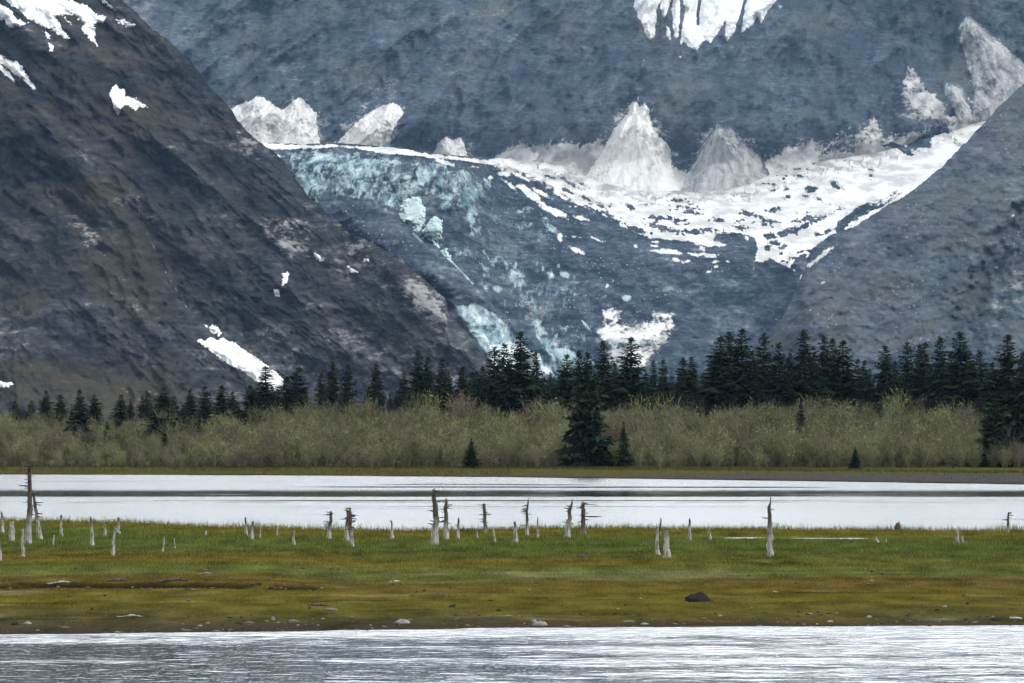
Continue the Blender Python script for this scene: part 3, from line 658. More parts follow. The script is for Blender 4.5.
BANDS = [(84, (.050, .042, .03)), (87, (.060, .052, .022)), (89.5, (.082, .072, .020)), (97, (.098, .086, .017)), (103, (.102, .084, .015)), (106.5, (.105, .078, .018)), (109.5, (.098, .066, .018)), (111.5, (.095, .086, .024)),
         (114, (.098, .105, .030)), (118.5, (.088, .112, .030)), (121.5, (.105, .098, .020)), (126, (.122, .098, .020)), (130, (.112, .082, .019)), (133, (.085, .086, .02)), (136, (.070, .086, .022)), (143, (.082, .104, .026)), (150, (.092, .106, .024)),
         (153, (.118, .104, .018)), (158, (.118, .096, .018)), (162, (.088, .104, .030)), (180, (.082, .100, .032))]
by = np.array([b_[0] for b_ in BANDS]); by = np.where(by > 90, 88 + (by - 88) * .89, by); bc = np.array([b_[1] for b_ in BANDS])
def mcol(X, Y):
    n = fbm(X / 9, Y / 4.5, 531, 3); n2 = fbm(X / 2.2, Y / 1.6, 533, 3)
    y = Y + 4.2 * n + 2.6 * n2 + 3.0 * fbm(X / 26, Y / 12, 532, 2) - .03 * X
    dfar = (yf(X) - Y); y = y + smooth(132, 146, Y) * (154 - dfar * .95 + 1.0 * n - y)
    C = np.stack([np.interp(y, by, bc[:, i]) for i in range(3)], -1)
    # bleached straw
    st = smooth(.15, .7, fbm(X / 5, Y / 2.2, 535, 3) + .9 * np.exp(-((X - 2) / 7) ** 2 - ((Y - 113.5) / 2.6) ** 2) + .6 * np.exp(-((X - 11) / 5) ** 2 - ((Y - 115) / 2.2) ** 2) + .45 * np.exp(-((Y - 100.5) / 2.0) ** 2) * smooth(4, -6, X)
                - .25 - .5 * smooth(122, 128, Y))[..., None] * .6
    C = C * (1 - st) + st * np.array([.21, .175, .10])
    # green patches to the right
    g = (smooth(0, 12, X) * smooth(110, 116, Y) * smooth(134, 126, Y) * .55)[..., None]
    C = C * (1 - g) + g * np.array([.082, .100, .026])
    pt = smooth(.3, .8, fbm(X / 3.2, Y / 3.0, 537, 3))[..., None] * .4
    C = C * (1 - pt) + pt * np.array([.10, .06, .016])
    mo = fbm(X / 1.6, Y / 3.4, 538, 3)[..., None]; C = C * (1 + .55 * mo); lm = smooth(.25, .7, fbm(X / 7, Y / 1.5, 540, 3))[..., None]; C = C * (1 - .45 * lm)
    dn = (Y - yn(X) - .6 * n)
    mud = (smooth(2.6, .2, dn + 1.6 * n2))[..., None] * .8
    C = C * (1 - mud) + mud * np.array([.050, .041, .028])
    sc = (np.exp(-((Y - 104.0 - 1.3 * fbm(X / 3.5, X * 0, 525, 3) + .012 * X) / .55) ** 2) * smooth(-5, -9, X) * smooth(-.2, .25, fbm(X / 2, Y, 539, 2) + .2))[..., None]
    C = C * (1 - sc) + sc * np.array([.014, .011, .008])
    return C
xs = np.concatenate([np.arange(-210, -44, 3.0), np.arange(-42, 42.1, .3), np.arange(45, 211, 3.0)])
ys = np.concatenate([np.arange(76, 125, .22), np.arange(125, 192, .4)])
X, Y = np.meshgrid(xs, ys)
Z = mz(X, Y) - .8 * smooth(170, 205, np.abs(X))
T = mcol(X, Y)
tag(mesh_np('meadow', np.stack([X, Y, Z], -1).reshape(-1, 3), grid_faces(len(ys), len(xs)), M_turf, cols={'tint': T.reshape(-1, 3)}), kind='structure')

# river, with real wavelets in the near reach
xs = np.concatenate([-np.geomspace(26, 1500, 30)[::-1], np.arange(-25, 25.01, .16), np.geomspace(26, 1500, 30)])
ys = np.concatenate([np.linspace(20, 54, 12), np.arange(54.2, 92, .085), np.geomspace(92.3, 460, 260)])
X, Y = np.meshgrid(xs, ys)
amp = .66 * smooth(110, 70, Y) * smooth(120, 22, np.abs(X))
wv = .030 * fbm(X / 1.5 + .25 * Y, Y / .75, 601, 3) + .016 * fbm(X / .5, Y / .34, 607, 2)
off = yn(X) - Y
patchy = np.clip(.20 + .80 * smooth(-.5, .9, .8 * fbm(X / 9, Y / 2.2, 611, 3) + .55 * fbm(X / 1.6, Y / .7, 612, 3) + .046 * X - .22 * (Y < 78) * smooth(78, 66, Y) + 1.3 * smooth(5.0, 1.0, off)), 0, 1.1)
shel = smooth(-.2, 1.0, off)
Z = wv * amp * patchy * (.35 + .65 * shel)
yy = Y + 1.6 * fbm(X / 30, X * 0, 613, 2) + .5 * fbm(X / 6, X * 0, 615, 2)
calm = .90 * smooth(253, 259, yy) * smooth(290, 276, yy) * (.74 + .9 * fbm(X / 22, Y / 2.2, 617, 3) * smooth(276, 262, yy) + .3 * fbm(X / 5, Y / 1.5, 618, 2) - .28 * smooth(268, 284, yy))
calm = np.maximum(calm, .9 * np.exp(-((yy - 299 + .05 * X) / 2.6) ** 2) * smooth(-26, -12, X) * smooth(36, 24, X))
calm = np.maximum(calm, .6 * np.exp(-((yy - 315 + .25 * np.abs(X + 8)) / 2.5) ** 2) * smooth(-18, -10, X) * smooth(12, 2, X))
calm = np.maximum(calm, .35 * np.exp(-((yy - 236) / 1.0) ** 2) * smooth(-.2, .2, fbm(X / 7, X * 0, 619, 2) + .1))
calm = np.maximum(calm, (1 - patchy) * .6 * smooth(100, 90, Y))
rough = .21 - .01 * smooth(100, 86, Y)
o = mesh_np('river', np.stack([X, Y, Z], -1).reshape(-1, 3), grid_faces(len(ys), len(xs)), M_water, {'calm': calm.ravel(), 'rough': np.clip(rough, .02, 1).ravel()})
tag(o, kind='structure')
# a small tidal pool in the meadow
pxs = np.linspace(6.5, 22, 80); pys = np.linspace(146, 152, 30); X, Y = np.meshgrid(pxs, pys)
m_ = pool(X, Y); fc = grid_faces(30, 80); keep = m_.ravel()[fc].max(1) > -.25
Vp = np.stack([X, Y, X * 0 + .325], -1).reshape(-1, 3); fc = fc[keep]; used = np.unique(fc); rem = np.zeros(len(Vp), np.int32); rem[used] = np.arange(len(used), dtype=np.int32)
tag(mesh_np('pool_water', Vp[used], rem[fc], M_water, {'calm': np.zeros(len(used)), 'rough': np.full(len(used), .35)}), kind='structure')

# ------------------------------------------------------------------ grass blades (uncountable)
def blades(n, X, Y, Zg, h, w, C, lean=.5):
    th = rng.uniform(0, 2 * math.pi, n); ph = rng.uniform(0, 2 * math.pi, n); ln = rng.uniform(.1, lean, n) * h
    bx, by_ = np.cos(th) * w / 2, np.sin(th) * w / 2
    v = np.empty((n, 3, 3))
    v[:, 0] = np.stack([X - bx, Y - by_, Zg - .02], -1); v[:, 1] = np.stack([X + bx, Y + by_, Zg - .02], -1)
    v[:, 2] = np.stack([X + np.cos(ph) * ln, Y + np.sin(ph) * ln, Zg + h], -1)
    return v.reshape(-1, 3), np.repeat(C, 3, 0)
N = 420000
Yb = 84 + (175 - 84) * rng.random(N) ** .85
Xb = rng.uniform(-1, 1, N) * (.19 * Yb + 5)
dn = Yb - yn(Xb); df = yf(Xb) - Yb
cl = fbm(Xb / 1.1, Yb / 1.1, 541, 2)
keep = (rng.random(N) < smooth(.8, 6, dn + 1.2 * cl)) & (df > .3) & (pool(Xb, Yb) < -.35)
Xb, Yb, cl, dn, df = (q[keep] for q in (Xb, Yb, cl, dn, df)); n = len(Xb)
h = (.05 + .05 * rng.random(n) + .05 * np.clip(cl, 0, 1)) * (.45 + .25 * smooth(2, 10, dn) + .4 * smooth(14, 40, dn)) + .06 * smooth(132, 140, Yb) * (1 - smooth(147, 150, Yb) * .4)
far = smooth(5, 1.0, df); tus = np.clip(fbm(Xb / 2.2, Yb / 2.6, 545, 3) - .22, 0, 1) * smooth(108, 122, Yb); h = h * (1 + 2.2 * tus)
h = h + far * (.08 + .36 * rng.random(n) ** 4 + .10 * np.clip(fbm(Xb / .8, Yb / .8, 543, 2), 0, 1))
near_pool = smooth(-14, -3, pool(Xb, Yb)); h = h * (1 - .65 * near_pool * (Yb < 150))
C = mcol(Xb, Yb) * (.8 + .7 * rng.random(n)[:, None]) * 1.2
dry = (rng.random(n) < .10)[:, None]; C = np.where(dry, np.array([.26, .22, .12]), C)
C = C * np.array([1.18, 1.25, 1.0])
v1, c1 = blades(n, Xb, Yb, mz(Xb, Yb), h, .011 + .008 * rng.random(n) + .010 * smooth(95, 130, Yb), C)
tag(mesh_np('grass', v1, np.arange(len(v1), dtype=np.int32).reshape(-1, 3), M_grass, cols={'tint': c1}, smooth_shade=False), kind='stuff')
N = 60000
Xb = rng.uniform(-90, 90, N); Yb = shore(Xb) + 2 + rng.random(N) * 40
keep = (Yb < 402) & (rng.random(N) < smooth(-.3, .5, fbm(Xb / 6, Yb / 4, 551, 3) + .35)) & ~((Xb > 0) & (Yb - shore(Xb) < 14 + 14 * smooth(5, 60, Xb)) & (rng.random(N) < .85))
Xb, Yb = Xb[keep], Yb[keep]; n = len(Xb)
C = np.where((fbm(Xb / 8, Yb / 4, 553, 3) > 0.1)[:, None], np.array([.12, .10, .04]), np.array([.10, .105, .03])) * (.7 + .6 * rng.random(n)[:, None])
v1, c1 = blades(n, Xb, Yb, gz(Xb, Yb), .15 + .3 * rng.random(n), .07 + 0 * Xb, C)
tag(mesh_np('bank_grass', v1, np.arange(len(v1), dtype=np.int32).reshape(-1, 3), M_grass, cols={'tint': c1}, smooth_shade=False), kind='stuff')

# small pebbles and scraps of dead plant along the tide line (uncountable)
N = 3600
Xp = rng.uniform(-1, 1, N) * 22; sel = rng.random(N)
Yp = np.where(sel < .62, yn(Xp) + .2 + 4.5 * rng.random(N) ** 1.4 + .8 * fbm(Xp / 3, Xp * 0, 555, 2), np.where(sel < .8, 103.6 + rng.normal(0, .7, N), rng.uniform(88, 118, N)))
Xp = np.where((sel >= .62) & (sel < .8), -rng.uniform(7, 23, N), Xp)
keep = fbm(Xp / 1.5, Yp / .9, 557, 2) > rng.uniform(-.3, .55, N); Xp, Yp = Xp[keep], Yp[keep]; N = len(Xp)
sz = .014 + .05 * rng.random(N) ** 3
base = np.array([(1, 0, 0), (-1, 0, 0), (0, 1, 0), (0, -1, 0), (0, 0, .7), (0, 0, -.5)], float); tris = np.array([(0, 2, 4), (2, 1, 4), (1, 3, 4), (3, 0, 4), (2, 0, 5), (1, 2, 5), (3, 1, 5), (0, 3, 5)])
aa = rng.uniform(0, 6.28, N); el = rng.uniform(1, 3.2, N) ** 1.0
vx = base[None, :, 0] * el[:, None] * rng.uniform(.7, 1.3, (N, 6)); vy = base[None, :, 1] * rng.uniform(.7, 1.3, (N, 6)); vz = base[None, :, 2] * rng.uniform(.6, 1.4, (N, 6))
PV = np.stack([(vx * np.cos(aa)[:, None] - vy * np.sin(aa)[:, None]) * sz[:, None] + Xp[:, None], (vx * np.sin(aa)[:, None] + vy * np.cos(aa)[:, None]) * sz[:, None] + Yp[:, None], vz * sz[:, None] + (mz(Xp, Yp) + .03 * smooth(3, 6, Yp - yn(Xp)))[:, None]], -1).reshape(-1, 3)
PC = np.where((rng.random(N) < .32)[:, None], np.array([.22, .20, .165]), np.array([.05, .042, .034])) * rng.uniform(.6, 1.4, N)[:, None]
tag(mesh_np('pebbles', PV, (tris[None] + 6 * np.arange(N)[:, None, None]).reshape(-1, 3).astype(np.int32), M_grass, cols={'tint': np.repeat(PC, 6, 0)}, smooth_shade=False), kind='stuff')

# ------------------------------------------------------------------ alder thicket (uncountable)
def tri_strip(p0, p1, w0, w1, side):
    return [p0 - side * w0, p0 + side * w0, p1 + side * w1, p0 - side * w0, p1 + side * w1, p1 - side * w1]
def shrub_template(seed, H_, spread, nst=26, ntw=9, nlf=11):
    r = np.random.default_rng(seed); T_ = []; kind = []
    for i in range(nst):
        az = r.uniform(0, 2 * math.pi); L = r.uniform(.55, 1.0) * H_; sp = r.uniform(.1, 1.0) * spread
        pts = []
        for q in range(4):
            f_ = q / 3.0
            pts.append(np.array([math.cos(az) * sp * f_ ** 1.3 + r.normal(0, .12) * f_, math.sin(az) * sp * f_ ** 1.3 + r.normal(0, .12) * f_, L * (f_ * 1.15 - .15 * f_ ** 2)]))
        s_ = r.normal(0, 1, 3); s_[2] *= .2; s_ /= np.linalg.norm(s_)
        for q in range(3):
            T_ += tri_strip(pts[q], pts[q + 1], .034 * (1 - q / 3.4), .034 * (1 - (q + 1) / 3.4), s_); kind += [0] * 6
        for q in range(ntw):
            f_ = r.uniform(.35, 1.0); j = min(int(f_ * 3), 2); b = pts[j] + (pts[j + 1] - pts[j]) * (f_ * 3 - j)
            dirv = r.normal(0, 1, 3); dirv[2] = abs(dirv[2]) + .7; dirv = dirv / np.linalg.norm(dirv) * r.uniform(.4, 1.1)
            sd_ = np.cross(dirv, r.normal(0, 1, 3)); sd_ /= np.linalg.norm(sd_)
            T_ += [b - sd_ * .022, b + sd_ * .022, b + dirv]; kind += [1] * 3
        for q in range(nlf):
            f_ = r.uniform(.3, 1.0); j = min(int(f_ * 3), 2); b = pts[j] + (pts[j + 1] - pts[j]) * (f_ * 3 - j) + r.normal(0, .35, 3)
            u_ = r.normal(0, .10, 3); w_ = r.normal(0, .10, 3)
            T_ += [b, b + u_, b + w_]; kind += [2] * 3
    return np.array(T_), np.array(kind)
temps = [shrub_template(700 + i, 4.0, (1.5, 2.0, 1.8, 1.3, 2.2, 1.6)[i]) for i in range(6)]
NS = 2300
sx = rng.uniform(-118, 118, NS); sy = 384 + 96 * rng.random(NS) ** 1.35
sy = np.maximum(sy, shore(sx) + 10.5 + 5 * rng.random(NS))
ok_ = ~((np.abs(sx - 10.35) < 3.6) & (sy < 392)); sx, sy = sx[ok_], sy[ok_]; NS = len(sx)
VV = []; CC = []
for i in range(NS):
    tv, tk = temps[i % 6]
    a_ = rng.uniform(0, 2 * math.pi); sc = rng.uniform(.75, 1.2) * (.68 + .32 * smooth(-48, -25, sx[i])) * (1.0 + .28 * smooth(384, 430, sy[i])) * (1 + .42 * fbm(np.array([sx[i] / 9]), np.array([sy[i] / 9]), 561, 2)[0])
    if sy[i] < shore(sx[i]) + 16: sc *= rng.uniform(.45, 1.0)
    if sy[i] < 396: sc *= rng.uniform(.5, 1.05)
    ca, sa = math.cos(a_), math.sin(a_)
    v = np.empty_like(tv); v[:, 0] = (tv[:, 0] * ca - tv[:, 1] * sa) * sc + sx[i]; v[:, 1] = (tv[:, 0] * sa + tv[:, 1] * ca) * sc + sy[i]
    v[:, 2] = tv[:, 2] * sc * rng.uniform(.9, 1.15) + float(gz(np.array([sx[i]]), np.array([sy[i]]))[0]) - .1
    g_ = fbm(np.array([sx[i] / 13]), np.array([sy[i] / 13]), 563, 2)[0] + rng.normal(0, .25)
    twig = np.array([.205, .190, .145]) if g_ > -.35 else np.array([.205, .165, .14])
    leaf = np.array([.185, .20, .072]) if g_ > -.2 else np.array([.18, .16, .09])
    bb = rng.uniform(.75, 1.45); twig = twig * bb * rng.uniform(.8, 1.2); leaf = leaf * bb * rng.uniform(.8, 1.2)
    c_ = np.where((tk == 2)[:, None], leaf, np.where((tk == 1)[:, None], twig * .6 + leaf * .5, twig))
    VV.append(v.astype(np.float32)); CC.append(c_.astype(np.float32))
VV = np.concatenate(VV); CC = np.concatenate(CC)
tag(mesh_np('alder_thicket', VV, np.arange(len(VV), dtype=np.int32).reshape(-1, 3), M_shrub, cols={'tint': CC}, smooth_shade=False), kind='stuff')
del VV, CC

# ------------------------------------------------------------------ spruces
def tube(path, rad, n=7):
    path = np.array(path, float); V_ = []; 
    for p, r_ in zip(path, rad):
        a_ = np.arange(n) * 2 * math.pi / n
        V_.append(np.stack([p[0] + np.cos(a_) * r_, p[1] + np.sin(a_) * r_, np.full(n, p[2])], -1))
    V_ = np.concatenate(V_); F_ = []
    for q in range(len(path) - 1):
        for j in range(n):
            F_.append((q * n + j, q * n + (j + 1) % n, (q + 1) * n + (j + 1) % n, (q + 1) * n + j))
    return V_, np.array(F_, np.int32)

def spruce_crown(seed, rh, low=.06, dens=1.0, power=.85):
    """unit-height spruce: whorls of drooping boughs, each carrying many hanging sprays"""
    r = np.random.default_rng(seed); T_ = []
    nw = int(44 * dens)
    gap = r.uniform(0, 2 * math.pi)
    for w in range(nw):
        z = low + (1 - low) * (w + r.uniform(-.3, .3)) / nw
        if z > .985: continue
        Lw = rh * (1 - z) ** power * r.uniform(.85, 1.25) + .018
        nb = max(5, int(10 * (1 - z * .5)))
        a0 = r.uniform(0, 6.28)
        for b in range(nb):
            az = a0 + b * 6.283 / nb + r.normal(0, .25)
            L = Lw * r.uniform(.55, 1.2)
            if math.cos(az - gap) > .75 and r.random() < .35: L *= .5
            dr = r.uniform(-.35, .05) + .75 * (z - .45)      # lower boughs droop, upper boughs rise
            ca, sa = math.cos(az), math.sin(az)
            ns = max(4, int(13 * (L / rh) ** .6 * dens))
            for q in range(ns):
                f_ = (q + r.uniform(.2, 1.0)) / ns
                bx = L * f_; bz = z + dr * L * f_ + .16 * L * f_ * f_
                p = np.array([ca * bx, sa * bx, bz])
                sgn = -1 if q % 2 else 1
                ang = az + sgn * r.uniform(.35, 1.15)
                sl = L * r.uniform(.25, .5) * (1.15 - .6 * f_) + .012
                tip = p + np.array([math.cos(ang) * sl, math.sin(ang) * sl, -sl * r.uniform(.05, .75)])
                wd = np.array([-math.sin(ang), math.cos(ang), r.normal(0, .5)]) * sl * r.uniform(.22, .42)
                T_ += [p - wd, p + wd, tip]
            e = np.array([ca * L, sa * L, z + dr * L + .16 * L])
            wd = np.array([-sa, ca, 0]) * L * .07
            T_ += [np.array([ca * L * .4, sa * L * .4, z + dr * L * .4]) - wd, np.array([ca * L * .4, sa * L * .4, z + dr * L * .4]) + wd, e * np.array([1.12, 1.12, 1]) ]
    for q in range(10):
        a_ = r.uniform(0, 6.28); zz = r.uniform(.93, .99)
        T_ += [np.array([0, 0, zz - .01]), np.array([.004, .004, zz + .01]), np.array([math.cos(a_) * .022, math.sin(a_) * .022, zz + .012])]
    T_ += [np.array([-.006, 0, .95]), np.array([.006, 0, .95]), np.array([0, 0, 1.02])]
    return np.array(T_)
SPR = []
SPEC = [(.150, .07, 1.0, .80), (.135, .10, .95, .75), (.165, .06, 1.05, .9), (.120, .12, .9, .7), (.185, .05, 1.1, .85), (.145, .08, .85, .65), (.240, .03, 1.25, .95), (.175, .05, .95, 1.0)]
for i, (rh, low, dens, pw) in enumerate(SPEC):
    v = spruce_crown(800 + i, rh, low, dens, pw)
    cm_ = mesh_np('crown', v, np.arange(len(v), dtype=np.int32).reshape(-1, 3), M_needle, smooth_shade=False)
    zs = np.array([-.02, .15, .45, .8, 1.0]); tv, tf = tube(np.stack([.003 * np.sin(zs * 7 + i), .003 * np.cos(zs * 5 + i), zs], -1), [.019, .015, .011, .005, .0012])
    tm_ = mesh_np('trunk', tv, tf, M_bark)
    SPR.append((cm_.data, tm_.data)); bpy.data.objects.remove(cm_); bpy.data.objects.remove(tm_)
def spruce(px, top, Y, kind, label, group, wid=1.0):
    X = (px - 512) / F * Y; z = float(gz(np.array([X]), np.array([Y]))[0])
    h = (EYE + (HZ - top) / F * Y) - z
    root = tag(empty('spruce_tree', (X, Y, z)), label, 'spruce', group)
    for nm, me in (('crown', SPR[kind][0]), ('trunk', SPR[kind][1])):
        c_ = bpy.data.objects.new(nm, me); COL.objects.link(c_); c_.parent = root
    root.scale = (h * wid * 1.32, h * wid * 1.32, h); root.rotation_euler = (R(random.uniform(-1, 1)), R(random.uniform(-1.2, 1.2)), random.uniform(0, 6.28))
    return root
ORD = ['first', 'second', 'third', 'fourth', 'fifth', 'sixth', 'seventh', 'eighth', 'ninth', 'tenth', 'eleventh', 'twelfth', 'thirteenth']
SECT = [('at the tree line\'s left end', [(15, 401, 520, 1), (31, 400, 510, 3), (47, 390, 500, 2), (60, 394, 500, 0), (94, 395, 490, 5)]),
        ('between lone front spruce and snow chute', [(122, 394, 490, 2), (142, 396, 480, 1), (148, 394, 500, 3), (165, 387, 446, 4), (174, 396, 460, 0), (190, 389, 460, 2), (205, 386, 490, 3)]),
        ('right below the white snow chute', [(221, 385, 500, 0), (232, 391, 480, 2), (251, 385, 470, 4), (266, 366, 505, 3), (274, 392, 475, 2), (287, 376, 490, 0), (297, 367, 520, 3)]),
        ('below the dark left spur', [(320, 372, 500, 1), (332, 361, 480, 0), (348, 364, 485, 5), (376, 362, 478, 2), (396, 392, 520, 7), (416, 350, 470, 0), (427, 356, 478, 1), (441, 357, 468, 2), (463, 367, 482, 0), (482, 366, 500, 1)]),
        ('below the blue-white ice tongue', [(495, 346, 480, 0), (503, 343, 500, 5), (511, 362, 475, 2), (523, 331, 470, 4), (537, 351, 495, 1), (551, 372, 510, 2), (566, 354, 480, 4), (580, 350, 500, 0)]),
        ('below the grey-white ice field', [(603, 340, 490, 0), (614, 362, 510, 2), (631, 337, 475, 4), (645, 372, 500, 2), (654, 360, 530, 1), (662, 359, 520, 3), (684, 357, 525, 0), (692, 356, 500, 5), (703, 372, 480, 7)]),
        ('in the dense tall clump', [(719, 336, 470, 4), (730, 331, 490, 0), (741, 328, 480, 4), (752, 350, 470, 2), (764, 332, 485, 0), (779, 342, 475, 2), (791, 352, 495, 1), (802, 329, 480, 0), (813, 352, 470, 2), (826, 336, 490, 4), (834, 338, 500, 1), (843, 340, 476, 4)]),
        ('in the right clump under scree', [(863, 360, 520, 3), (884, 345, 470, 4), (896, 360, 490, 2), (907, 342, 495, 0), (920, 344, 480, 1), (926, 342, 500, 3), (939, 336, 470, 0), (950, 352, 480, 2), (959, 331, 465, 4), (970, 350, 480, 2), (981, 350, 470, 0), (992, 362, 460, 2)])]
for place, lst in SECT:
    for i, (px, top, Y, kind) in enumerate(lst):
        ad = 'tall' if top < 345 else ('medium' if top < 372 else 'short')
        fo = {0: 'conical', 1: 'slim', 2: 'dense', 3: 'narrow spired', 4: 'broad', 5: 'open-branched', 7: 'low bushy'}[kind]
        spruce(px, top, Y, kind, f'{ad} {fo} spruce, {ORD[i]} from left {place}', 'spruces along the far bank', random.uniform(.92, 1.15) * (1.45 if px < 300 else 1.0) * (1.15 if kind == 4 else 1))
for px, top, Y, kind, lab, w in [(588, 351, 387, 6, 'broad dark spruce standing forward in the pale shrubs at centre', .74),
                                 (80, 389, 432, 2, 'lone dark spruce standing forward in the shrubs near the left end', 1.25),
                                 (107, 421, 425, 2, 'small young spruce in the shrubs right of the lone left spruce', 1.1),
                                 (471, 438, 381, 2, 'tiny young spruce low in the shrubs left of the broad forward spruce', 1.3),
                                 (624, 421, 385, 2, 'small young spruce close beside the broad forward spruce', .8),
                                 (855, 446, 376, 2, 'tiny dark spruce low in the shrubs under the right-hand clump', 1.2),
                                 (1006, 334, 432, 4, 'tall black-green spruce near the right edge, rising over the shrubs', 1.1),
                                 (1023, 350, 405, 6, 'massive dark spruce cut by the right edge of the tree line', .95),
                                 (994, 396, 395, 6, 'low wide dark spruce leaning out over the shrubs at the right edge', .9),
                                 (1046, 340, 420, 4, 'dark spruce just beyond the right edge of the view', 1.1),
                                 (800, 398, 430, 3, 'thin bare-topped young spruce poking out of the shrubs below the dense clump', .7)]:
    spruce(px, top, Y, kind, lab, 'spruces along the far bank', w)
r2 = np.random.default_rng(99)
for lo, hi, n_, t0, t1, y0, y1, where in [(0, 250, 9, 398, 410, 560, 640, 'at the left end'), (250, 410, 9, 382, 396, 530, 590, 'left of the icefall'), (400, 600, 22, 366, 386, 515, 570, 'below the icefall'), (600, 720, 14, 372, 388, 520, 580, 'below the grey ice field'), (705, 860, 18, 356, 378, 510, 560, 'behind the dense tall clump'), (860, 1040, 18, 362, 384, 505, 560, 'behind the right-hand clump')]:
    for i in range(n_):
        spruce(lo + (hi - lo) * (i + r2.uniform(.1, .9)) / n_, r2.uniform(t0, t1), r2.uniform(y0, y1), int(r2.integers(0, 6)), f'dark spruce half hidden in the back row {where}', f'back row spruces {where}', r2.uniform(1.0, 1.25))

# ------------------------------------------------------------------ ghost trees on the meadow
def mpoint(px, py):
    Y = 150.0
    for _ in range(12):
        X = (px - 512) / F * Y; Y = float((EYE - mz(np.array([X]), np.array([Y]))[0]) * F / (py - HZ))
    return (px - 512) / F * Y, Y
def dead_tree(px, top, base, wb, lean=0.0, dark=.5, nbr=0, label='', fork=False, long_br=False, wt=.35, seed=0, Yforce=None):
    r = np.random.default_rng(900 + seed)
    if Yforce: Y = Yforce; X = (px - 512) / F * Y
    else: X, Y = mpoint(px, base)
    z0 = float(mz(np.array([X]), np.array([Y]))[0]) - .04
    h = EYE + (HZ - top) / F * Y - z0; rb = wb / 2 / F * Y; dx = lean / F * Y + r.normal(0, .022) * h
    n, m = 10, 16
    fz = np.linspace(0, 1, m) ** .9
    wt = min(1, wt + .08); rad = rb * ((1 - wt) * (1 - fz) ** .9 + wt) * (1 + .22 * np.exp(-fz * h / .25)) * .9
    ang = np.arange(n) * 2 * math.pi / n; off = r.uniform(-.34, .34, n)
    V_ = np.empty((m, n, 3)); wob = np.cumsum(r.normal(0, .12, (m, 2)), 0) * rb
    for q in range(m):
        rr = rad[q] * (1 + off * (1.2 - fz[q]) + r.normal(0, .10, n))
        V_[q, :, 0] = dx * fz[q] ** 1.2 + wob[q, 0] + np.cos(ang) * rr; V_[q, :, 1] = wob[q, 1] + np.sin(ang) * rr; V_[q, :, 2] = h * fz[q]
    V_[-1, :, 2] -= r.uniform(0, .22, n) * h * .7; V_[-2, :, 2] -= .03 * h
    Vt = V_.reshape(-1, 3); idx = np.arange(m * n).reshape(m, n)
    F_ = [(idx[q, j], idx[q, (j + 1) % n], idx[q + 1, (j + 1) % n], idx[q + 1, j]) for q in range(m - 1) for j in range(n)]
    ce = Vt[idx[-1]].mean(0) - np.array([0, 0, .12 * h * .5]); Vt = np.vstack([Vt, ce]); ci = len(Vt) - 1
    F_ += [(idx[-1, j], idx[-1, (j + 1) % n], ci, ci) for j in range(n)]
    hz_ = np.concatenate([np.repeat(fz, n), [1]])
    F3 = []
    for f_ in F_:
        F3.append((f_[0], f_[1], f_[2]))
        if f_[3] != f_[2]: F3.append((f_[0], f_[2], f_[3]))
    at = {'dark': np.clip((hz_ - (1 - dark)) * 1.5 + .5, 0, 1) if dark > 0 else np.zeros(len(Vt))}
    simple = nbr == 0 and not fork
    if simple:
        o = mesh_np('dead_tree', Vt, np.array(F3, np.int32), M_dead, at); o.location = (X, Y, z0)
        return tag(o, label, 'dead tree', 'dead trees on the salt meadow')
    root = tag(empty('dead_tree', (X, Y, z0)), label, 'dead tree', 'dead trees on the salt meadow')
    mesh_np('trunk', Vt, np.array(F3, np.int32), M_dead, at, parent=root)
    def limb(p0, p1, r0, r1):
        p0 = np.array(p0); p1 = np.array(p1); d_ = p1 - p0; d_ /= np.linalg.norm(d_)
        u_ = np.cross(d_, [0, 1, .3]); u_ /= np.linalg.norm(u_); w_ = np.cross(d_, u_)
        V2 = []
        for t_ in (0, .5, 1):
            c_ = p0 + (p1 - p0) * t_ + (np.array([0, 0, .06]) * np.linalg.norm(p1 - p0) * math.sin(t_ * 3.14) * r.uniform(-1, 1))
            rr = r0 + (r1 - r0) * t_
            for j in range(6): V2.append(c_ + u_ * math.cos(j * 1.0472) * rr + w_ * math.sin(j * 1.0472) * rr)
        F2 = [(q * 6 + j, q * 6 + (j + 1) % 6, (q + 1) * 6 + (j + 1) % 6, (q + 1) * 6 + j) for q in range(2) for j in range(6)]
        return np.array(V2), np.array(F2, np.int32)
    nbr = int(nbr * 1.9) if nbr > 2 else nbr
    for b in range(nbr):
        f_ = r.uniform(max(.35, 1 - dark - .1), .97); a_ = r.choice([0, math.pi]) + r.normal(0, .7)
        L = r.uniform(.16, .42) * (.6 + .5 * h / 2.5) * (1.2 - .4 * f_)
        if long_br and b < 3: L = r.uniform(.7, 1.1); a_ = r.normal(0, .15)
        cx = dx * f_ ** 1.2
        p0 = (cx, 0, h * f_); p1 = (cx + math.cos(a_) * L, math.sin(a_) * L, h * f_ + L * r.uniform(-.25, .25) * (.4 if long_br else 1))
        v, f2 = limb(p0, p1, max(.034, rb * .22), .014)
        mesh_np('branch', v, f2, M_dead, {'dark': np.full(len(v), .9)}, parent=root)
    if fork:
        v, f2 = limb((dx + rb * .5, 0, h * .86), (dx + rb * .9, 0, h * 1.12), rb * .38, .015)
        mesh_np('branch', v, f2, M_dead, {'dark': np.full(len(v), .9)}, parent=root)
    return root
